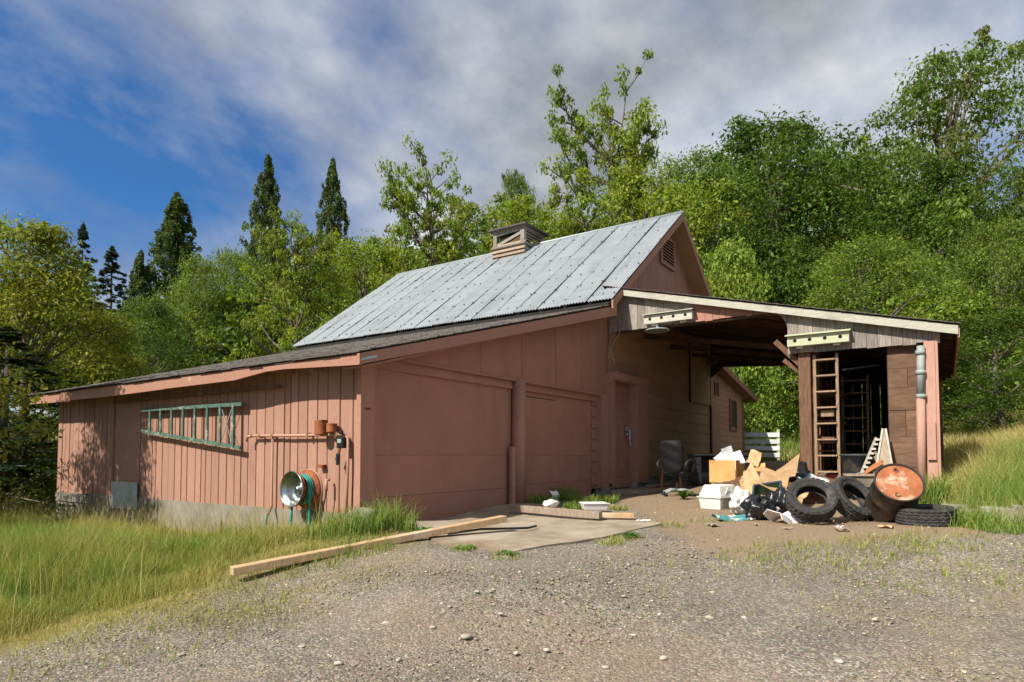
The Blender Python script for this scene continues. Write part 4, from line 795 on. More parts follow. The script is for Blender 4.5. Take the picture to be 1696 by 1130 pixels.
def lump(px, py, rad, seed, mt, name, label, cat, amp=.35, lift=0, freq=2.5, dz=0):
    p_ = gp(px, py); o = MB().blob((0, 0, rad[2] * .8), rad, seed, amp, freq, 30, flat=0).build(name, mt, None, True, p_ + Vector((0, 0, lift))); return tag(o, label, cat)
lump(1255, 860, (.27, .18, .2), 4.1, 'bag_plastic', 'trash_bag', 'shiny black trash bag in front of the green bin', 'trash bag', .5, 0, 2.6)
lump(1292, 856, (.2, .2, .22), 6.7, 'bag_plastic', 'trash_bag', 'black trash bag squeezed between bin and first tyre', 'trash bag', .5, .0, 2.6)
lump(1318, 832, (.26, .22, .16), 8.9, 'bag_plastic', 'trash_bag', 'black trash bag on top of the cardboard near the post', 'trash bag', .4, .42, 2.6)
lump(1228, 852, (.26, .16, .2), 2.2, 'white_cloth', 'white_bag', 'crumpled white bag between pet carrier and green bin', 'bag', .45, 0.02, 3)
card(1300, 866, .5, .3, (8, 3, -60), 'crumpled white rag on the dirt before the first tyre', 'white_cloth', .05, 12, 'white_rag', 'rag', .1)
lump(1350, 835, (.3, .25, .14), 7.1, 'white_cloth', 'white_bag', 'white plastic bag on the pile in front of the shed post', 'bag', .4, .2, 3)
def bin_(px, py, s_, h_, rot, label, m1_, m2_, lift=.0):
    p_ = gp(px, py); t_ = thing('storage_bin', label, 'bin', p_ + Vector((0, 0, lift)), rot); a, b_ = s_
    MB().poly([(-a * .85, -b_ * .85, 0), (a * .85, -b_ * .85, 0), (a * .85, b_ * .85, 0), (-a * .85, b_ * .85, 0), (-a, -b_, h_), (a, -b_, h_), (a, b_, h_), (-a, b_, h_)], [(3, 2, 1, 0), (0, 1, 5, 4), (1, 2, 6, 5), (2, 3, 7, 6), (3, 0, 4, 7)]).build('shell', m1_, t_, solid=.008)
    rm = MB()
    for q, q2 in (((-a, -b_), (a, -b_)), ((a, -b_), (a, b_)), ((a, b_), (-a, b_)), ((-a, b_), (-a, -b_))): rm.bar((q[0], q[1], h_), (q2[0], q2[1], h_), .03, .025)
    rm.build('rim', m2_, t_)
bin_(1283, 850, (.2, .17), .34, (R(48), R(-10), R(VIEW - 128)), 'storage bin with green shell and dark rim tipped among the bags', 'green_plastic', 'navy_plastic', .1)
t_ = thing('basin', 'pale blue plastic basin on the pile behind the first tyre', 'basin', gp(1335, 832) + Vector((0, 0, .34)), (R(20), R(-15), 0)); MB().lathe([(0, 0), (.15, 0), (.2, .1), (.215, .1), (.21, .115), (.19, .11), (.14, .01), (0, .01)], 24).build('bowl', 'blue_plastic', t_, True)
beam(gp(1238, 822) + Vector((.2, 0, .55)), gp(1250, 828) + Vector((.2, -.1, .15)), .12, .03, 'orange_wood', 'short_board', 'reddish short board leaning right of the cardboard box', 'board')
beam((8.2, -.55, .12), (9.2, -.75, .14), .14, .03, 'old_lumber', 'floor_board', 'loose grey board on the ground left of the office chair', 'board'); beam((8.5, -.7, .09), (9.4, -.5, .1), .12, .03, 'brown_wood', 'floor_board', 'brown board lying under the grey board by the lap wall', 'board')
for i in range(9):
    px, py = random.choice(((1100, 868), (1180, 870), (1240, 872), (1320, 878), (1400, 874), (1470, 872), (1210, 858), (1280, 870))); p_ = gp(px + random.uniform(-35, 35), py + random.uniform(-3, 8)); sz_ = random.uniform(.04, .11)
    o = MB().sheet((-sz_, -sz_ * .6, 0), (sz_ * 2, 0, 0), (0, sz_ * 1.2, 0), 5, 4, lambda u, v, i=i: (0, 0, .018 * math.sin(u * 8 + i) * math.cos(v * 7 + i) + .012)).build('paper_scrap', random.choice(('old_lumber', 'cardboard', 'white_cloth', 'cardboard')), None, False, p_ + Vector((0, 0, .012)), solid=.003); o.rotation_euler = RZM(random.uniform(0, 180)); tag(o, 'small scrap of litter on the dirt before the junk pile', 'litter', 'litter scraps before the pile')
# tyres
def tyre(center, axis, Ro, Wd, label, seed):
    t_ = bpy.data.objects.new('tyre', None)
    Ri = Ro * .58; hw = Wd / 2; prof = [(Ri, hw * .62), (Ri + .02, hw * .8), (Ri + .035, hw * .78), (Ri + .06, hw * .95), (Ri + (Ro - Ri) * .5, hw * 1.02), (Ro * .9, hw * .97), (Ro * .925, hw * .99), (Ro * .97, hw * .86)]
    tread = [(Ro, hw * q) for q in (.84, .72, .58, .54, .4, .26, .22, .08, -.08, -.22, -.26, -.4, -.54, -.58, -.72, -.84)]
    full = prof + tread + [(r_, -z_) for r_, z_ in prof[::-1]] + [(Ri - .0, -hw * .5), (Ri + .03, -hw * .55), (Ro * .86, -hw * .8), (Ro * .95, 0), (Ro * .86, hw * .8), (Ri + .03, hw * .55), (Ri, hw * .5)]
    n0 = len(prof); groove = {2, 3, 5, 6, 9, 10, 12, 13}
    def fn(k, j, r_, z_):
        jj = j - n0
        if 0 <= jj < 16:
            rib = jj // 3
            if jj in groove: r_ -= .011
            elif (k + (1 if z_ > 0 else 2) * rib) % 4 == 0: r_ -= .011
        if j in (n0 - 2, n0 - 1) and k % 4 == 0: r_ -= .008
        if j in (n0 + 16, n0 + 17) and k % 4 == 0: r_ -= .008
        return r_, z_
    o = MB().lathe(full, 112, None, fn, True).build('tyre', 'tyre_rubber', None, True)
    nprof = len(full); n_a = n0 - 2; n_b = n0 + 17
    for p_ in o.data.polygons:
        j_ = p_.index % nprof
        if n_a <= j_ <= n_b: p_.use_smooth = False
    o.matrix_world = Matrix.Translation(center) @ frame_to(axis); return tag(o, label, 'tyre', 'tyres in front of the shed')
toC = Vector((-fw[0], -fw[1], 0)); rgt = Vector((rt[0], rt[1], 0)); UP = Vector((0, 0, 1))
def sight(p): 
    q = Vector(CAM) - p; q.z = 0; q.normalize(); return q, Vector((-q.y, q.x, 0))
c1 = at_px(1344, 828, 8.35); tC, rC = sight(c1); tyre(c1, tC * .74 + UP * .66 + rC * .08, .308, .22, 'black tyre leaning back at the left, its full face to the camera', 1)
c2 = at_px(1411, 826, 8.55); tC, rC = sight(c2); tyre(c2, tC * .50 + UP * .60 + rC * .64, .312, .215, 'middle black tyre tilted sideways with pale muddy tread', 2)
c3 = at_px(1533, 851, 7.9); c3.z = g1(c3.x, c3.y) + .115; tyre(c3, UP + toC * .04 + rgt * -.05, .328, .205, 'black tyre lying flat under the rusty barrel', 3)
# barrel
lid = at_px(1489, 800, 7.95); tC, rC = sight(lid); ax = (tC * .78 + UP * .57 + rC * .22).normalized()
br = thing('oil_barrel', 'black oil barrel tilted forward with a rusty orange lid', 'barrel', lid - ax * .84); br.rotation_euler = frame_to(ax).to_euler(); br.scale = (.93, .93, 1)
pf = [(0, 0), (.27, 0), (.29, .012), (.29, .26), (.302, .275), (.302, .295), (.29, .31), (.29, .55), (.302, .565), (.302, .585), (.29, .6), (.29, .83), (.302, .845), (.302, .862), (.285, .862), (.283, .84), (.27, .835)]
MB().lathe(pf, 48).build('drum', 'barrel_black', br, True)
ldm = MB().lathe([(.284, .838), (.24, .843), (.12, .846), (0, .848)], 40).build('lid', 'barrel_lid', br, True)
inv = frame_to(ax).to_3x3().inverted(); upl = inv @ UP; ang = math.atan2(upl.y, upl.x)
for a_, r_, mt in ((ang + .05, .2, 'dark_plastic'), (ang + math.pi - .25, .2, 'brass')):
    q = Vector((math.cos(a_) * r_, math.sin(a_) * r_, .843)); MB().lathe([(.02, 0), (.02, .014), (.034, .016), (.036, 0)], 16, Matrix.Translation(q)).build('bung_ring', 'rust', ldm, True); MB().tube([q, q + Vector((0, 0, .008))], .021, 12).build('bung', 'interior_dark' if mt == 'dark_plastic' else 'brass', ldm)
# tub, ladders, leaning pieces at the shed mouth
c = Vector((6.95, -4.95, .42)); tb = thing('plastic_tub', 'large black plastic tub with muddy sides at the shed mouth', 'tub', (7.28, -4.93, g1(7.28, -4.93) + .322))
MB().lathe([(0, 0), (.22, 0), (.24, .02), (.262, .4), (.285, .405), (.29, .44), (.27, .445), (.25, .42), (.225, .03), (0, .03)], 36).build('tub', 'tub_plastic', tb, True)
def wladder(x_, ya, yb, z0, z1, nr, label, lean=0):
    t_ = thing('wooden_ladder', label, 'ladder', (x_, (ya + yb) / 2, z0)); h_ = z1 - z0; hw = abs(ya - yb) / 2
    for s_ in (-1, 1): MB().bar((0, s_ * hw, 0), (lean, s_ * hw, h_), .05, .08, (1, 0, 0)).build('rail', 'ladder_wood', t_)
    for i in range(nr):
        k = (i + .6) / nr; MB().box((lean * k - .09, -hw + .02, k * h_), (lean * k + .06, hw - .02, k * h_ + .028)).build('rung', 'ladder_wood', t_)
wladder(7.42, -4.24, -4.62, .33, 2.72, 8, 'wooden ladder standing upright against the left side of the shed mouth')
wladder(10.2, -4.35, -4.85, .33, 2.6, 8, 'second wooden ladder deeper inside the dark shed', .2)
for i, (z_, nm_) in enumerate(((1.55, 'wooden block resting on the ladder rung'), (1.05, 'darker wooden block lower on the ladder'))):
    tag(MB().box((-.06, -.13, 0), (.12, .09, .12)).build('wood_block', 'ladder_wood' if i == 0 else 'brown_wood', None, False, (7.48, -4.42, z_), bevel=.006), nm_, 'block')
tag(MB().box((-.1, -.07, 0), (.1, .07, .12)).build('fuel_can', 'red_plastic', None, False, (7.6, -4.45, .33), bevel=.02), 'small red container on the shed floor behind the ladder', 'container')
t_ = thing('peaked_hoarding', 'narrow peaked wooden panel leaning at the shed mouth', 'panel', (7.05, -5.37, .35))
MB().prism([(-.25, .14, 0), (-.25, -.16, 0), (.12, -.02, .92), (.12, .02, .92)], (.03, 0, .01)).build('face', 'old_lumber', t_)
MB().bar((-.26, .14, 0), (.11, .02, .94), .03, .03).build('edge_strip', 'pale_board', t_); MB().bar((-.26, -.16, 0), (.11, -.02, .94), .03, .03).build('edge_strip', 'pale_board', t_)
t_ = thing('notched_rack', 'pale notched wooden rack leaning beside the peaked panel', 'rack', (6.95, -5.08, .42))
MB().bar((0, .1, 0), (.12, -.17, .72), .035, .03).build('rail', 'pale_board', t_)
for i in range(9):
    k = (i + .5) / 9; q = Vector((.12 * k, .1 - .27 * k, .72 * k)); MB().box(q + Vector((-.03, -.075, -.018)), q + Vector((.03, .0, .018))).build('tooth', 'pale_board', t_)
for i in range(3): beam(pl(1428 + 4 * i, 787 - 4 * i, 0, 6.75 + .05 * i), pl(1460, 768 - 3 * i, 0, 6.85 + .05 * i), .09, .025, 'orange_wood', 'scrap_board', ('lowest', 'middle', 'topmost')[i] + ' reddish scrap board stacked behind the barrel', 'board')
ct = thing('wooden_crate', 'rough wooden crate behind the barrel and middle tyre', 'crate', tuple(pl(1435, 806, 0, 6.55)), RZM(10))
MB().box((-.2, -.3, .0), (.2, .3, .18)).build('box', 'concrete', ct); MB().box((-.24, -.34, .181), (.24, .34, .21)).build('top_board', 'old_lumber', ct)
tag(MB().tube([pl(1372, 806, 0, 6.4), pl(1400, 793, 0, 6.5), pl(1425, 783, 0, 6.6)], .014, 6).build('metal_rod', 'galvanised', None, True), 'bent metal rod poking over the middle tyre', 'rod')
for k, (q0, q1) in enumerate((((8.4, -5.3, .4), (9.6, -4.9, 1.15)), ((8.3, -5.2, .4), (9.8, -5.3, .95)))): beam(q0, q1, .1, .04, 'old_lumber', 'leaning_board', ('upper', 'lower')[k] + ' grey board leaning inside the dark shed', 'board')

# ================================================================ FENCE, RETAINING BLOCKS, STONES
f0 = at_depth(1233, 24); f1 = at_depth(1291, 23.5); fz = .83
fe = thing('board_fence', 'short white board fence beyond the carport', 'fence', (f0.x, f0.y, fz)); dv = f1 - f0; dv.z = 0
for i in range(4): MB().bar((0, 0, .02 + i * .25), tuple(dv + Vector((0, 0, .0 + i * .25))), .03, .16).build('rail', 'fence_white', fe)
for k in (.35, .98): q = dv * k + Vector((.06, .03, 0)); MB().box((q.x - .05, q.y - .05, -.5), (q.x + .05, q.y + .05, .95)).build('post', 'green_board', fe)
bl = thing('block_wall', 'low mossy concrete block edging at the foot of the meadow', 'wall', (4.9, -6.4, 0))
p0 = gp(1560, 858); p1 = gp(1700, 866)
for i in range(7):
    q = p0.lerp(p1, i / 6) - Vector((4.9, -6.4, 0)); 
    if i == 3: continue
    M_ = Matrix.Translation(q + Vector((0, 0, .02))) @ Matrix.Rotation(math.atan2(p1.y - p0.y, p1.x - p0.x) + random.uniform(-.15, .15), 4, 'Z') @ Matrix.Rotation(random.uniform(-.08, .08), 4, 'X')
    MB().box((-.13, -.1, -.1), (.13, .1, random.uniform(.1, .2)), M_).build('block', 'block', bl, bevel=.014)
for i, (px, py, s_) in enumerate(((771,1060,.05),(1175,1028,.045),(1232,858+170,.03),(640,1035,.035),(717,1045,.03),(660,1100,.03),(830,1020,.03),(560,1105,.035),(905,1080,.03),(1300,960,.03),(1450,1030,.04),(1610,1000,.03),(500,1075,.03),(855,1090,.03),(1180,985,.03),(1100,1095,.04),(1390,1100,.035),(300,1090,.03),(1050,1060,.025),(745,1010,.028),(790,985,.03),(1003,1108,.03))):
    o = MB().blob((0, 0, s_ * .3), (s_ * .8, s_ * random.uniform(.45, .75), s_ * .32), i * 1.7, .35, 2.2, 8).build('stone', 'stone', None, True, gp(px, py)); o.rotation_euler = RZM(random.uniform(0, 180)); tag(o, 'pale rounded stone lying loose on the gravel drive', 'stone', 'loose stones on the drive')

# ================================================================ PEBBLES, GRASS
rg_ = np.random.default_rng(11)
ico = []; ph_ = (1 + 5 ** .5) / 2
iv = np.array([(-1,ph_,0),(1,ph_,0),(-1,-ph_,0),(1,-ph_,0),(0,-1,ph_),(0,1,ph_),(0,-1,-ph_),(0,1,-ph_),(ph_,0,-1),(ph_,0,1),(-ph_,0,-1),(-ph_,0,1)]) / 1.9
ifc = np.array([(0,11,5),(0,5,1),(0,1,7),(0,7,10),(0,10,11),(1,5,9),(5,11,4),(11,10,2),(10,7,6),(7,1,8),(3,9,4),(3,4,2),(3,2,6),(3,6,8),(3,8,9),(4,9,5),(2,4,11),(6,2,10),(8,6,7),(9,8,1)])
def view_points(n_, dmin, dmax, lmin=-.85, lmax=.85, power=1.0):     # points spread in front of the camera, denser near it
    d = dmin * (dmax / dmin) ** (rg_.random(n_) ** power); l = rg_.uniform(lmin, lmax, n_) * d
    return CAM[0] + fw[0] * d + rt[0] * l, CAM[1] + fw[1] * d + rt[1] * l, d
px_, py_, pd_ = view_points(38000, 2.2, 14)
okp = (poly_sd(GRASS_L, px_, py_) > -.35) & (poly_sd(GRASS_R, px_, py_) > -.1) & (poly_sd(SLAB, px_, py_) > .05) & ~((px_ > -.1) & (py_ > -.1)) & (px_ < 7)
okp &= (poly_sd(DIRT, px_, py_) > .0) | (rg_.random(len(px_)) < .12)
px_, py_, pd_ = px_[okp], py_[okp], pd_[okp]; npb = len(px_)
sz = np.clip(rg_.lognormal(-5.15, .42, npb), .004, .018) * np.clip(pd_ / 4.5, .8, 1.6)
V = iv[None] * (1 + rg_.uniform(-.22, .22, (npb, 12, 1))) * sz[:, None, None] * np.stack([rg_.uniform(.8, 1.3, npb), rg_.uniform(.6, 1, npb), rg_.uniform(.4, .7, npb)], -1)[:, None, :]
an = rg_.uniform(0, 6.28, npb); ca, sa = np.cos(an)[:, None], np.sin(an)[:, None]
V = np.stack([V[..., 0] * ca - V[..., 1] * sa, V[..., 0] * sa + V[..., 1] * ca, V[..., 2]], -1) + np.stack([px_, py_, gz(px_, py_) + sz * .18], -1)[:, None, :]
tone = rg_.choice(4, npb, p=[.38, .35, .235, .035]); pc_ = np.array([(.20, .165, .13), (.30, .245, .185), (.40, .325, .235), (.60, .53, .42)])[tone] * rg_.uniform(.75, 1.2, (npb, 1))
pb = np_mesh('pebbles', V.reshape(-1, 3), 3, np.repeat(pc_, 12, 0), 'pebble', faces=(ifc[None] + (np.arange(npb) * 12)[:, None, None]).reshape(-1, 3)); pb.data.polygons.foreach_set('use_smooth', [True] * len(pb.data.polygons))
tag(pb, 'grey and tan gravel pebbles scattered over the drive', 'gravel', kind='stuff')

def grass(name, label, x, y, h, wd, c_lo, c_hi, lean=.5, cat='grass'):
    n_ = len(x); z = gz(x, y) - .02; a = rg_.uniform(0, 6.28, n_); la_ = rg_.uniform(0, 6.28, n_); k = rg_.uniform(.15, 1, n_) * lean
    wv = np.stack([np.cos(a), np.sin(a), 0 * a], -1) * wd[:, None] / 2; lv = np.stack([np.cos(la_), np.sin(la_), 0 * a], -1) * (h * k)[:, None]
    b0 = np.stack([x, y, z], -1); up_ = np.zeros((n_, 3)); up_[:, 2] = h
    mid = b0 + up_ * .55 + lv * .28; tip = b0 + up_ * (1 - .28 * (k ** 2)[:, None]) + lv
    vv = np.stack([b0 - wv, b0 + wv, mid + wv * .75, mid - wv * .75, tip], 1).reshape(-1, 3); o5 = (np.arange(n_) * 5)[:, None]
    fc = np.concatenate([np.stack([o5[:, 0], o5[:, 0] + 1, o5[:, 0] + 2], -1), np.stack([o5[:, 0], o5[:, 0] + 2, o5[:, 0] + 3], -1), np.stack([o5[:, 0] + 3, o5[:, 0] + 2, o5[:, 0] + 4], -1)])
    cols = np.stack([c_lo, c_lo, (c_lo + c_hi) / 2, (c_lo + c_hi) / 2, c_hi], 1).reshape(-1, 3)
    return tag(np_mesh(name, vv, 3, cols, 'blade', faces=fc), label, cat, kind='stuff')
def nz(x, y, s_, o_=0): return np.array([mnoise.noise(Vector((a * s_, b2 * s_, o_))) for a, b2 in zip(x, y)])
GREEN = np.array((.095, .18, .026)); GREEN2 = np.array((.175, .28, .042)); DRY = np.array((.50, .40, .17)); DRYG = np.array((.34, .31, .09))
def gcols(dryness, n_):
    d = np.clip(dryness + rg_.uniform(-.3, .3, n_), 0, 1)[:, None]; j = rg_.uniform(.75, 1.25, (n_, 1))
    lo_ = (GREEN * (1 - d) + DRYG * d) * j; hi_ = (GREEN2 * (1 - d) + DRY * d) * j; return lo_, hi_
# left meadow
x, y, d = view_points(450000, 4.0, 24, -.9, .05, .85); sdl = poly_sd(GRASS_L, x, y); ok = (sdl < .7 * nz(x, y, .9) + .3 * nz(x, y, 3.1)) & ~((x > -.02) & (y < 9.4) & (x < 8)) & (rg_.random(len(x)) < np.clip(.22 - sdl * .75, .05, 1)); x, y, d, sdl = x[ok], y[ok], d[ok], sdl[ok]
n_ = len(x); nn_ = nz(x, y, .55, 3); edge = np.clip(1 + sdl / 2.6, 0, 1); near_wall = np.clip(1 + x / 1.6, 0, 1) * (y > -.6)
h = (.08 + .27 * np.clip(-sdl / 2.2, 0, 1) + .10 * nn_ + .16 * nz(x, y, 1.7, 9)) * rg_.uniform(.4, 1.35, n_) * np.where(rg_.random(n_) < .03, 1.5, 1); h = np.clip(h, .03, .7)
lo_, hi_ = gcols(.06 + .8 * edge + .8 * nn_ + .35 * nz(x, y, 2.2, 6), n_)
grass('grass_meadow', 'long green grass turning yellow along the drive, left of the barn', x, y, h, rg_.uniform(.003, .006, n_) * np.clip(d / 6, .8, 2.6), lo_, hi_, .75)
st = rg_.random(n_) < np.where((x > -1.6) & (y > .5), .035, .008); k_ = int(st.sum())
grass('grass_seed_stalks', 'thin straw coloured seed stalks standing over the left meadow grass', x[st], y[st], rg_.uniform(.35, .68, k_), rg_.uniform(.004, .007, k_), np.tile(DRYG, (k_, 1)) * rg_.uniform(.7, 1.1, (k_, 1)), np.tile(DRY, (k_, 1)) * rg_.uniform(.7, 1.1, (k_, 1)), .5)
# right meadow
x, y, d = view_points(260000, 6.5, 42, -.02, .86, .9); sdl = poly_sd(GRASS_R, x, y); ok = (sdl < .1) & (rg_.random(len(x)) < np.clip(.3 - sdl * 1.5, 0, 1)); x, y, d, sdl = x[ok], y[ok], d[ok], sdl[ok]; n_ = len(x); nn_ = nz(x, y, .5, 8)
edge = np.clip(1 + sdl / .9, 0, 1); far = np.clip((d - 10.5) / 6, 0, 1) * np.clip((x - y - 12) / 3, 0, 1) * (y < -5)
h = (.26 + .36 * np.clip(-sdl / 1.2, 0, 1) + .12 * nn_ + .22 * nz(x, y, 1.3, 2)) * rg_.uniform(.45, 1.4, n_); lo_, hi_ = gcols(.12 + .65 * edge + .95 * far + .6 * nn_ + .4 * nz(x, y, 1.9, 7), n_)
grass('grass_meadow', 'tall green and straw coloured meadow grass beyond and right of the shed', x, y, h, rg_.uniform(.005, .009, n_) * np.clip(d / 7, .8, 4), lo_, hi_, .6)
# tufts on the drive and by the walls
tuf = [(900,835,.28,300,.22),(935,828,.3,420,.3),(970,838,.28,380,.22),(1005,832,.22,300,.18),(1025,845,.15,150,.12),(955,845,.2,240,.16),(640,872,.22,230,.4),(600,882,.26,240,.36),(665,878,.2,150,.32),(560,885,.35,200,.34),(1500,862,.14,240,.34),(1540,838,.2,420,.5),(1610,872,.3,340,.3),(1660,880,.3,260,.2),(765,915,.12,110,.1),(835,925,.18,160,.09),(1035,893,.2,180,.08),(1010,903,.16,130,.1),(1320,925,.5,260,.12),(1260,930,.4,200,.1),(1390,920,.5,220,.12),(1470,905,.5,260,.12),(1560,898,.5,260,.12),(1180,865,.3,60,.1),(1100,870,.3,70,.1),(1245,965,.4,60,.09),(1300,960,.7,90,.09),(1420,950,.7,120,.1),(1360,985,.6,60,.07),(1570,960,.7,120,.1),(1650,985,.7,90,.09),(1120,990,.7,50,.06),(850,975,.7,60,.06),(1060,935,.6,70,.07),(960,950,.8,80,.06),(1180,940,.5,70,.08),(620,960,.8,90,.07),(480,1000,.8,160,.08),(330,1030,.8,220,.1),(200,1060,.8,200,.1),(700,990,.8,60,.06),(1620,930,.7,200,.1),(1500,945,.8,160,.08),(420,965,.4,120,.14),(520,935,.4,160,.16),(610,912,.3,160,.16),(100,1100,.5,120,.08)]
X_, Y_, H_, D_, G_ = [], [], [], [], []
for (px, py, r_, k, hh) in tuf:
    p_ = gp(px, py); rr_ = r_ * np.sqrt(rg_.random(k)); aa = rg_.uniform(0, 6.28, k); X_.append(p_.x + rr_ * np.cos(aa)); Y_.append(p_.y + rr_ * np.sin(aa)); H_.append(hh * rg_.uniform(.5, 1.2, k)); G_.append(np.full(k, .15 if hh > .15 else .5)); D_.append(np.full(k, (p_ - Vector(CAM)).length))
X_, Y_, H_, G_, D_ = map(np.concatenate, (X_, Y_, H_, G_, D_)); lo_, hi_ = gcols(G_, len(X_))
grass('grass_tufts', 'scattered tufts of grass and weeds on the drive and along the walls', X_, Y_, H_, rg_.uniform(.005, .010, len(X_)) * np.clip(D_ / 6, .7, 2), lo_, hi_, .8)
# dry thatch along the grass edge
x, y, d = view_points(240000, 2.8, 12, -.85, .85, 1.0); sdl = np.minimum(poly_sd(GRASS_L, x, y), poly_sd(GRASS_R, x, y)); m_ = nz(x, y, .8, 5); ok = (sdl > -.3) & (poly_sd(SLAB, x, y) > .03) & ~((x > -.1) & (y > -.1)) & (rg_.random(len(x)) < np.clip(.95 - sdl * .75, .04, 1) * np.clip(.7 + 1.6 * m_, .05, 1.4)) & (x < 7); x, y, d = x[ok], y[ok], d[ok]; n_ = len(x)
lo_, hi_ = gcols(np.full(n_, .85), n_); grass('dry_thatch', 'thin dry straw lying along the edges of the drive', x, y, rg_.uniform(.02, .09, n_), rg_.uniform(.003, .006, n_) * np.clip(d / 5, .8, 2), lo_, hi_, 1.6)
# leafy weeds
def weed(px, py, n_, r_, hh, label, cc=(.10, .22, .04)):
    p_ = gp(px, py); q = []; cl = []
    for i in range(n_):
        a_ = random.uniform(0, 6.28); l_ = r_ * random.uniform(.6, 1.1); d_ = Vector((math.cos(a_), math.sin(a_), 0)); s_ = Vector((-d_.y, d_.x, 0)) * l_ * .16; h_ = hh * random.uniform(.5, 1.1); b0 = Vector((random.uniform(-.03, .03), random.uniform(-.03, .03), 0))
        q += [b0, b0 + d_ * l_ * .5 + s_ + UP * h_, b0 + d_ * l_ + UP * h_ * .8, b0 + d_ * l_ * .5 - s_ + UP * h_]; cl += [np.array(cc) * random.uniform(.7, 1.3)] * 4
    o = np_mesh('weed', np.array([tuple(v) for v in q]), 4, np.array(cl), 'leaf'); o.location = p_; tag(o, label, 'weed')
weed(1133, 828, 34, .22, .17, 'leafy green weed at the foot of the office chair'); weed(1045, 892, 60, .13, .06, 'low clover patch at the right tip of the slab'); weed(770, 912, 26, .14, .05, 'small weed at the near left edge of the slab'); weed(840, 922, 20, .13, .05, 'small weed at the near corner of the slab'); weed(700, 888, 20, .14, .1, 'weed under the long timber by the slab')

# ================================================================ TREES
def leaves(cent, rad, m_, size, rng, c, cvar=.25, upb=.7, flat=.55, droop=0, shape=.5):
    """m_ leaf faces round each clump centre; returns verts (n*4,3) and colours"""
    K = len(cent); cc_ = np.repeat(cent, m_, 0); rr = np.repeat(rad, m_)
    d = rng.normal(size=(K * m_, 3)); d /= np.linalg.norm(d, axis=1, keepdims=True); d *= (rng.random((K * m_, 1)) ** .5); off = d * rr[:, None]; off[:, 2] *= flat; off[:, 2] -= droop * (off[:, 0] ** 2 + off[:, 1] ** 2) / np.maximum(rr, .1)
    p = cc_ + off
    nrm = rng.normal(size=p.shape) * .6; nrm[:, 2] += upb; nrm += d * .6; nrm /= np.linalg.norm(nrm, axis=1, keepdims=True)
    t_ = rng.normal(size=p.shape); t_ -= nrm * (t_ * nrm).sum(1, keepdims=True); t_ /= np.linalg.norm(t_, axis=1, keepdims=True); b2 = np.cross(nrm, t_)
    s_ = size * rng.uniform(.45, 1.5, (len(p), 1)); t_ *= s_; b2 *= s_ * shape; nrm *= s_ * .12
    vv = np.stack([p - t_, p + b2 + nrm, p + t_, p - b2 + nrm], 1).reshape(-1, 3)
    cv = np.repeat(rng.uniform(1 - cvar, 1 + cvar, K), m_) * rng.uniform(.6, 1.35, len(p)); colr = np.array(c)[None] * cv[:, None]
    hue = (np.repeat(rng.uniform(-.12, .12, K), m_) + rng.uniform(-.14, .14, K * m_))[:, None]; colr = colr * (1 + hue * np.array([[1.2, .2, -.5]]))
    return vv, np.repeat(np.clip(colr, .004, 1), 4, 0)
def crown_mesh(name, parts): 
    v = np.concatenate([a for a, _ in parts]); c = np.concatenate([b2 for _, b2 in parts]); return np_mesh(name, v, 4, c, 'leaf')
PROTO = {}
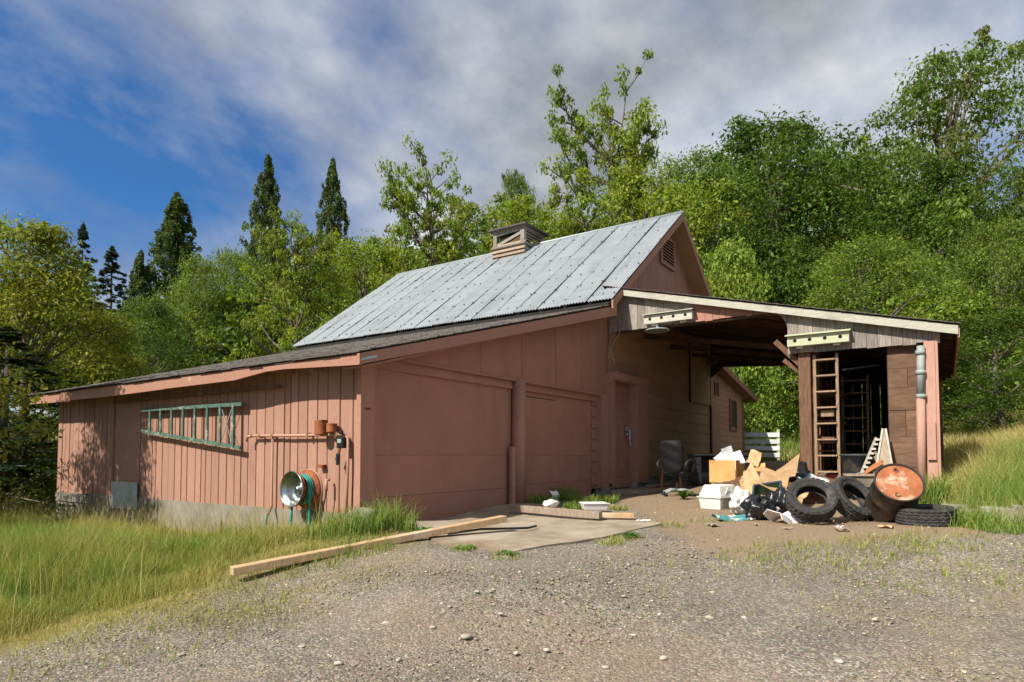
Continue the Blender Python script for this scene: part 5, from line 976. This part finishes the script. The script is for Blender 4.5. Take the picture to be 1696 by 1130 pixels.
def make_proto(kind, seed):
    rng = np.random.default_rng(seed); tr = MB(); K = {}
    if kind in ('maple', 'ash', 'walnut', 'locust', 'bush', 'cherry'):
        P = dict(maple=dict(n=330, m=124, base=.12, cs=(.07, .12), size=.0070, c=(.085, .142, .021), flat=.5, surf=.42), ash=dict(n=300, m=112, base=.10, cs=(.07, .12), size=.0069, c=(.145, .20, .030), flat=.5, surf=.45),
                 walnut=dict(n=230, m=116, base=.2, cs=(.05, .10), size=.0065, c=(.215, .265, .034), flat=.6, surf=.6), locust=dict(n=300, m=96, base=.2, cs=(.045, .10), size=.0070, c=(.12, .17, .027), flat=.4, surf=.6),
                 bush=dict(n=230, m=90, base=.0, cs=(.10, .17), size=.014, c=(.20, .27, .04), flat=.6, surf=.4), cherry=dict(n=330, m=110, base=.0, cs=(.06, .13), size=.0085, c=(.20, .225, .03), flat=.45, surf=.5))[kind]
        n_ = P['n']; z = P['base'] + (1 - P['base']) * rng.random(n_) ** .85; a = rng.uniform(0, 6.28, n_)
        tt = (z - P['base']) / (1 - P['base'])
        prof = {'maple': np.sin(np.pi * np.clip(.12 + tt * .86, 0, 1)) ** .65, 'ash': np.sin(np.pi * np.clip(.15 + tt * .83, 0, 1)) ** .6, 'walnut': np.sin(np.pi * np.clip(.1 + tt * .86, 0, 1)) ** .8, 'locust': np.clip(np.sin(np.pi * np.clip(.12 + tt * .84, 0, 1)), .1, 1) ** .7, 'bush': np.cos(tt * 1.5) ** .55, 'cherry': np.cos(tt * 1.5) ** .6}[kind]
        lump = 1 + .38 * np.array([mnoise.noise(Vector((math.cos(q) * 1.6, math.sin(q) * 1.6, w_ * 3.2 + seed))) for q, w_ in zip(a, z)])
        r_ = .5 * prof * lump * (rng.random(n_) ** P['surf']); lean = .0 if kind != 'locust' else .16
        cent = np.stack([r_ * np.cos(a) + lean * z * z, r_ * np.sin(a), z], -1); rad = rng.uniform(*P['cs'], n_)
        if kind in ('walnut', 'locust', 'maple'):      # shoots that break the outline
            top = rng.choice(n_, 40); ex = cent[top] * np.array([1.12, 1.12, 1]) + np.array([0, 0, .05]) * rng.random((40, 1)); cent = np.concatenate([cent, ex]); rad = np.concatenate([rad, rng.uniform(.02, .045, 40)])
        parts = [leaves(cent, rad, P['m'], P['size'], rng, P['c'], .3, .75, P['flat'], .15)]
        h0 = .95; path = [(0, 0, -.06), (.01, .01, .2), (lean * .25, -.01, .5), (lean * .8, .0, h0)]; tr.tube(path, [.026, .02, .014, .003], 8)
        step = max(1, len(cent) // {'walnut': 30, 'locust': 55, 'cherry': 60}.get(kind, 36))
        for i in range(0, len(cent), step):
            e_ = Vector(cent[i]); zb_ = max(.06, e_.z * .78 - .05); s0 = Vector((lean * zb_ ** 2, 0, zb_)); md_ = s0.lerp(e_, .55) + Vector((rng.uniform(-.03, .03), rng.uniform(-.03, .03), .03)); tr.tube([s0, s0.lerp(md_, .5) + Vector((0, 0, -.01)), md_, e_], [.0075, .006, .004, .0012], 5, False)
    elif kind == 'open':
        cents, rads = [], []; nl = 17; tr.tube([(0, 0, -.06), (.012, .0, .25), (-.01, .012, .5), (.015, 0, .72), (.0, .01, .97)], [.02, .016, .011, .006, .002], 8)
        for i in range(nl):
            a_ = i * 2.4 + rng.uniform(-.4, .4); zs = .3 + .58 * i / nl + rng.uniform(-.03, .03); out = rng.uniform(.26, .5) * (1.08 - .55 * max(0, (zs - .4) / .5)); ze = min(.97, zs + rng.uniform(.1, .27)); dr2 = Vector((math.cos(a_), math.sin(a_), 0)); p0 = Vector((.01, 0, zs)); p2 = dr2 * out + Vector((0, 0, ze)); p1 = dr2 * out * .6 + Vector((0, 0, zs + .03))
            bz = lambda q: p0 * (1 - q) ** 2 + p1 * 2 * q * (1 - q) + p2 * q * q
            tr.tube([bz(q) for q in (0, .25, .5, .75, 1)], [.008, .0065, .005, .0035, .0012], 5, False)
            for k in range(8):
                q = .3 + .7 * (k + rng.random()) / 8; b0 = bz(min(q, 1)); sd2 = Vector((-dr2.y, dr2.x, 0)) * rng.choice((-1, 1)); e_ = b0 + (sd2 * rng.uniform(.03, .15) + dr2 * rng.uniform(.0, .1) + Vector((0, 0, rng.uniform(-.01, .09)))); tr.tube([b0, b0.lerp(e_, .5) + Vector((0, 0, -.008)), e_], [.003, .002, .0008], 4, False)
                cents += [tuple(e_), tuple(b0.lerp(e_, .55))]; rads += [rng.uniform(.032, .062), rng.uniform(.02, .04)]
        for k in range(34): e_ = Vector((rng.uniform(-.13, .13), rng.uniform(-.13, .13), rng.uniform(.72, 1.0))); tr.tube([(0, 0, e_.z - .07), e_], [.003, .0008], 4, False); cents.append(tuple(e_)); rads.append(rng.uniform(.025, .05))
        parts = [leaves(np.array(cents), np.array(rads), 62, .0082, rng, (.18, .235, .03), .3, .6, .55, .2)]
    elif kind == 'poplar':
        n_ = 760; z = rng.random(n_); prof = .5 * np.clip((1 - z) * 2.1, .01, 1) ** .75 * np.clip(.55 + z * 1.5, 0, 1); a = rng.uniform(0, 6.28, n_); lump = 1 + .8 * np.array([mnoise.noise(Vector((math.cos(q) * 2, math.sin(q) * 2, w_ * 7 + seed))) for q, w_ in zip(a, z)])
        r_ = prof * lump * rng.random(n_) ** .45 * .29; cent = np.stack([r_ * np.cos(a), r_ * np.sin(a), z], -1); rad = rng.uniform(.018, .04, n_) * np.clip(1.25 - z, .3, 1)
        parts = [leaves(cent, rad, 46, .0062, rng, (.075, .11, .033), .3, .2, 1.7)]; tr.tube([(0, 0, -.05), (0, 0, .95)], [.014, .002], 7)
        for i in range(0, n_, 12): e_ = Vector(cent[i]); tr.tube([(0, 0, max(0, e_.z - .12)), e_], [.004, .001], 4, False)
    elif kind == 'conifer':
        n_ = 420; z = .06 + .94 * rng.random(n_) ** 1.1; a = rng.uniform(0, 6.28, n_); r_ = (1.01 - z) * .34 * rng.random(n_) ** .4 * (1 + .3 * np.sin(z * 60)); cent = np.stack([r_ * np.cos(a), r_ * np.sin(a), z - r_ * .25], -1); rad = rng.uniform(.02, .05, n_) * np.clip(1.2 - z, .15, 1)
        parts = [leaves(cent, rad, 44, .0075, rng, (.034, .055, .03), .3, .5, .4, .5, .3)]; tr.tube([(0, 0, -.05), (0, 0, .97)], [.016, .002], 7)
        for i in range(0, n_, 8): e_ = Vector(cent[i]); tr.tube([(0, 0, e_.z + .02), e_], [.004, .001], 4, False)
    cr_ = crown_mesh('crown', parts); tk = tr.build('trunk', 'bark', None, True); PROTO[(kind, seed)] = (tk.data, cr_.data, tk.data); bpy.data.objects.remove(cr_); bpy.data.objects.remove(tk)
TINT = {}
def tree(kind, seed, px, depth, ytop, wpx, label, name='tree', zoff=-.3, rot=None, cat='tree', ybase=None):
    if (kind, seed) not in PROTO: make_proto(kind, seed)
    p_ = at_depth(px, depth); p_.z += zoff; topz = float((CAM + ray(px, ytop) / F * depth)[2])
    if ybase: p_.z = float((CAM + ray(px, ybase) / F * depth)[2])
    hh = topz - p_.z; wd = wpx / F * depth
    if kind in ('poplar',): wd /= .27
    if kind == 'conifer': wd /= .5
    o = thing(name, label, cat, p_, (0, 0, R(rot if rot is not None else random.uniform(0, 360)))); o.scale = (wd, wd, hh)
    put('trunk', PROTO[(kind, seed)][0], None, o); put('crown', PROTO[(kind, seed)][1], None, o)
    return o
# poplars and conifers, far left
tree('poplar', 1, 285, 60, 316, 112, 'broad dark poplar, leftmost of the three tall poplars', 'poplar_tree'); tree('poplar', 2, 437, 62, 252, 90, 'tall slim poplar left of the two on the cloud edge', 'poplar_tree'); tree('poplar', 1, 546, 64, 258, 78, 'narrow tall poplar nearest to the barn roof', 'poplar_tree')
tree('poplar', 2, 226, 56, 415, 78, 'short poplar between conifers and the broad poplar', 'poplar_tree'); tree('conifer', 1, 128, 50, 366, 160, 'dark pointed conifer, taller of the two on the left', 'conifer_tree'); tree('conifer', 2, 178, 52, 405, 190, 'dark conifer right of the taller pointed one', 'conifer_tree')
tree('ash', 1, 335, 42, 430, 200, 'mid green tree below the broad dark poplar', 'broadleaf_tree'); tree('maple', 1, 240, 34, 500, 190, 'green rounded tree behind the low left end of the roof', 'broadleaf_tree'); tree('ash', 2, 385, 46, 415, 190, 'reddish tinged tree top left of the tall slim poplar', 'broadleaf_tree')
tree('open', 1, 490, 31, 372, 250, 'bright yellow-green walnut left of the metal roof', 'walnut_tree'); tree('walnut', 2, 600, 36, 400, 330, 'yellow-green walnut just above the far end of the metal roof', 'walnut_tree')
tree('open', 2, 715, 34, 272, 270, 'open branched walnut standing left of the cupola', 'walnut_tree'); tree('locust', 2, 868, 46, 286, 120, 'feathery tree top rising behind the cupola', 'locust_tree')
tree('walnut', 2, 850, 38, 340, 380, 'light green walnut directly behind the cupola', 'walnut_tree'); tree('open', 3, 1015, 36, 148, 300, 'tallest airy walnut above the metal roof ridge', 'walnut_tree'); tree('walnut', 3, 1050, 34, 272, 400, 'broad yellow-green walnut above the gable peak', 'walnut_tree')
tree('ash', 1, 1160, 50, 258, 300, 'greyish green tree top right of the gable peak', 'broadleaf_tree'); tree('maple', 2, 1290, 40, 205, 420, 'large dark maple with shoots above the carport roof', 'maple_tree'); tree('maple', 1, 1195, 36, 285, 300, 'dark green maple just right of the gable', 'maple_tree')
tree('ash', 2, 1415, 44, 250, 330, 'olive green tree between dark maple and tall locust', 'broadleaf_tree'); tree('locust', 1, 1545, 38, 80, 420, 'tall feathery locust leaning right, highest tree of all', 'locust_tree', rot=-56); tree('maple', 1, 1540, 36, 270, 380, 'ivy dark tree at the foot of the tall locust', 'maple_tree')
tree('bush', 1, 1215, 27, 408, 160, 'bright yellow-green bush beside the gable', 'bush', cat='bush'); tree('ash', 2, 1440, 25, 400, 330, 'pale green bushy tree above the middle of the carport roof', 'broadleaf_tree'); tree('maple', 2, 1300, 36, 400, 260, 'mid green tree behind the arch of the carport', 'maple_tree')
tree('ash', 1, 1660, 29, 370, 230, 'olive tree at the right edge above the shed', 'broadleaf_tree'); tree('locust', 2, 1715, 34, 285, 160, 'dark tree top cut by the right edge', 'locust_tree'); tree('maple', 2, 1655, 23, 520, 300, 'leafy green bush mass right of the shed', 'bush', cat='bush')
tree('bush', 1, 1262, 35, 555, 190, 'bright bush seen through the carport above the white fence', 'bush', cat='bush'); tree('maple', 1, 1335, 38, 480, 250, 'dark tree seen through the carport behind the fence', 'maple_tree'); tree('bush', 1, 1560, 31, 480, 300, 'dark green bush directly behind the shed roof', 'bush', cat='bush')
tree('cherry', 1, 40, 17, 372, 380, 'yellow-green drooping tree at the left edge', 'cherry_tree', ybase=850); tree('cherry', 2, 165, 20, 520, 220, 'yellowish drooping tree touching the left end of the roof', 'cherry_tree')
tree('conifer', 1, 5, 15, 540, 460, 'dark blue-green spruce low at the left edge', 'spruce_tree', ybase=850); tree('maple', 1, 30, 20, 690, 420, 'dark ivy bush at the far left behind the grass', 'bush', cat='bush')
tree('cherry', 2, -340, 9.2, 150, 560, 'leafy tree reaching in from beyond the left edge', 'cherry_tree', ybase=900)
# wooded hillside behind, one mass
rng = np.random.default_rng(77); K = 2600
d = rng.uniform(40, 78, K); l = rng.uniform(-.95, .98, K) * d; x = CAM[0] + fw[0] * d + rt[0] * l; y = CAM[1] + fw[1] * d + rt[1] * l
skyl_x = np.array([-900, 0, 100, 200, 300, 420, 560, 640, 760, 900, 1000, 1100, 1200, 1300, 1400, 1480, 1560, 1700, 2600]); skyl_y = np.array([480, 480, 470, 560, 510, 480, 440, 420, 410, 370, 350, 310, 290, 270, 290, 330, 380, 350, 350])
zt = (HOR - np.interp(848 + F * l / d, skyl_x, skyl_y) ) / F * d * rng.uniform(.25, 1, K) ** .6 + .8
cent = np.stack([x, y, np.maximum(zt, gz(x, y) + .5)], -1)
v_, c_ = leaves(cent, rng.uniform(1.2, 2.4, K), 60, .27, rng, (.11, .16, .026), .35, .75, .55, .1)
tag(np_mesh('hillside_woodland', v_, 4, c_, 'leaf'), 'wooded hillside filling the gaps behind the nearer trees', 'woodland', kind='stuff')
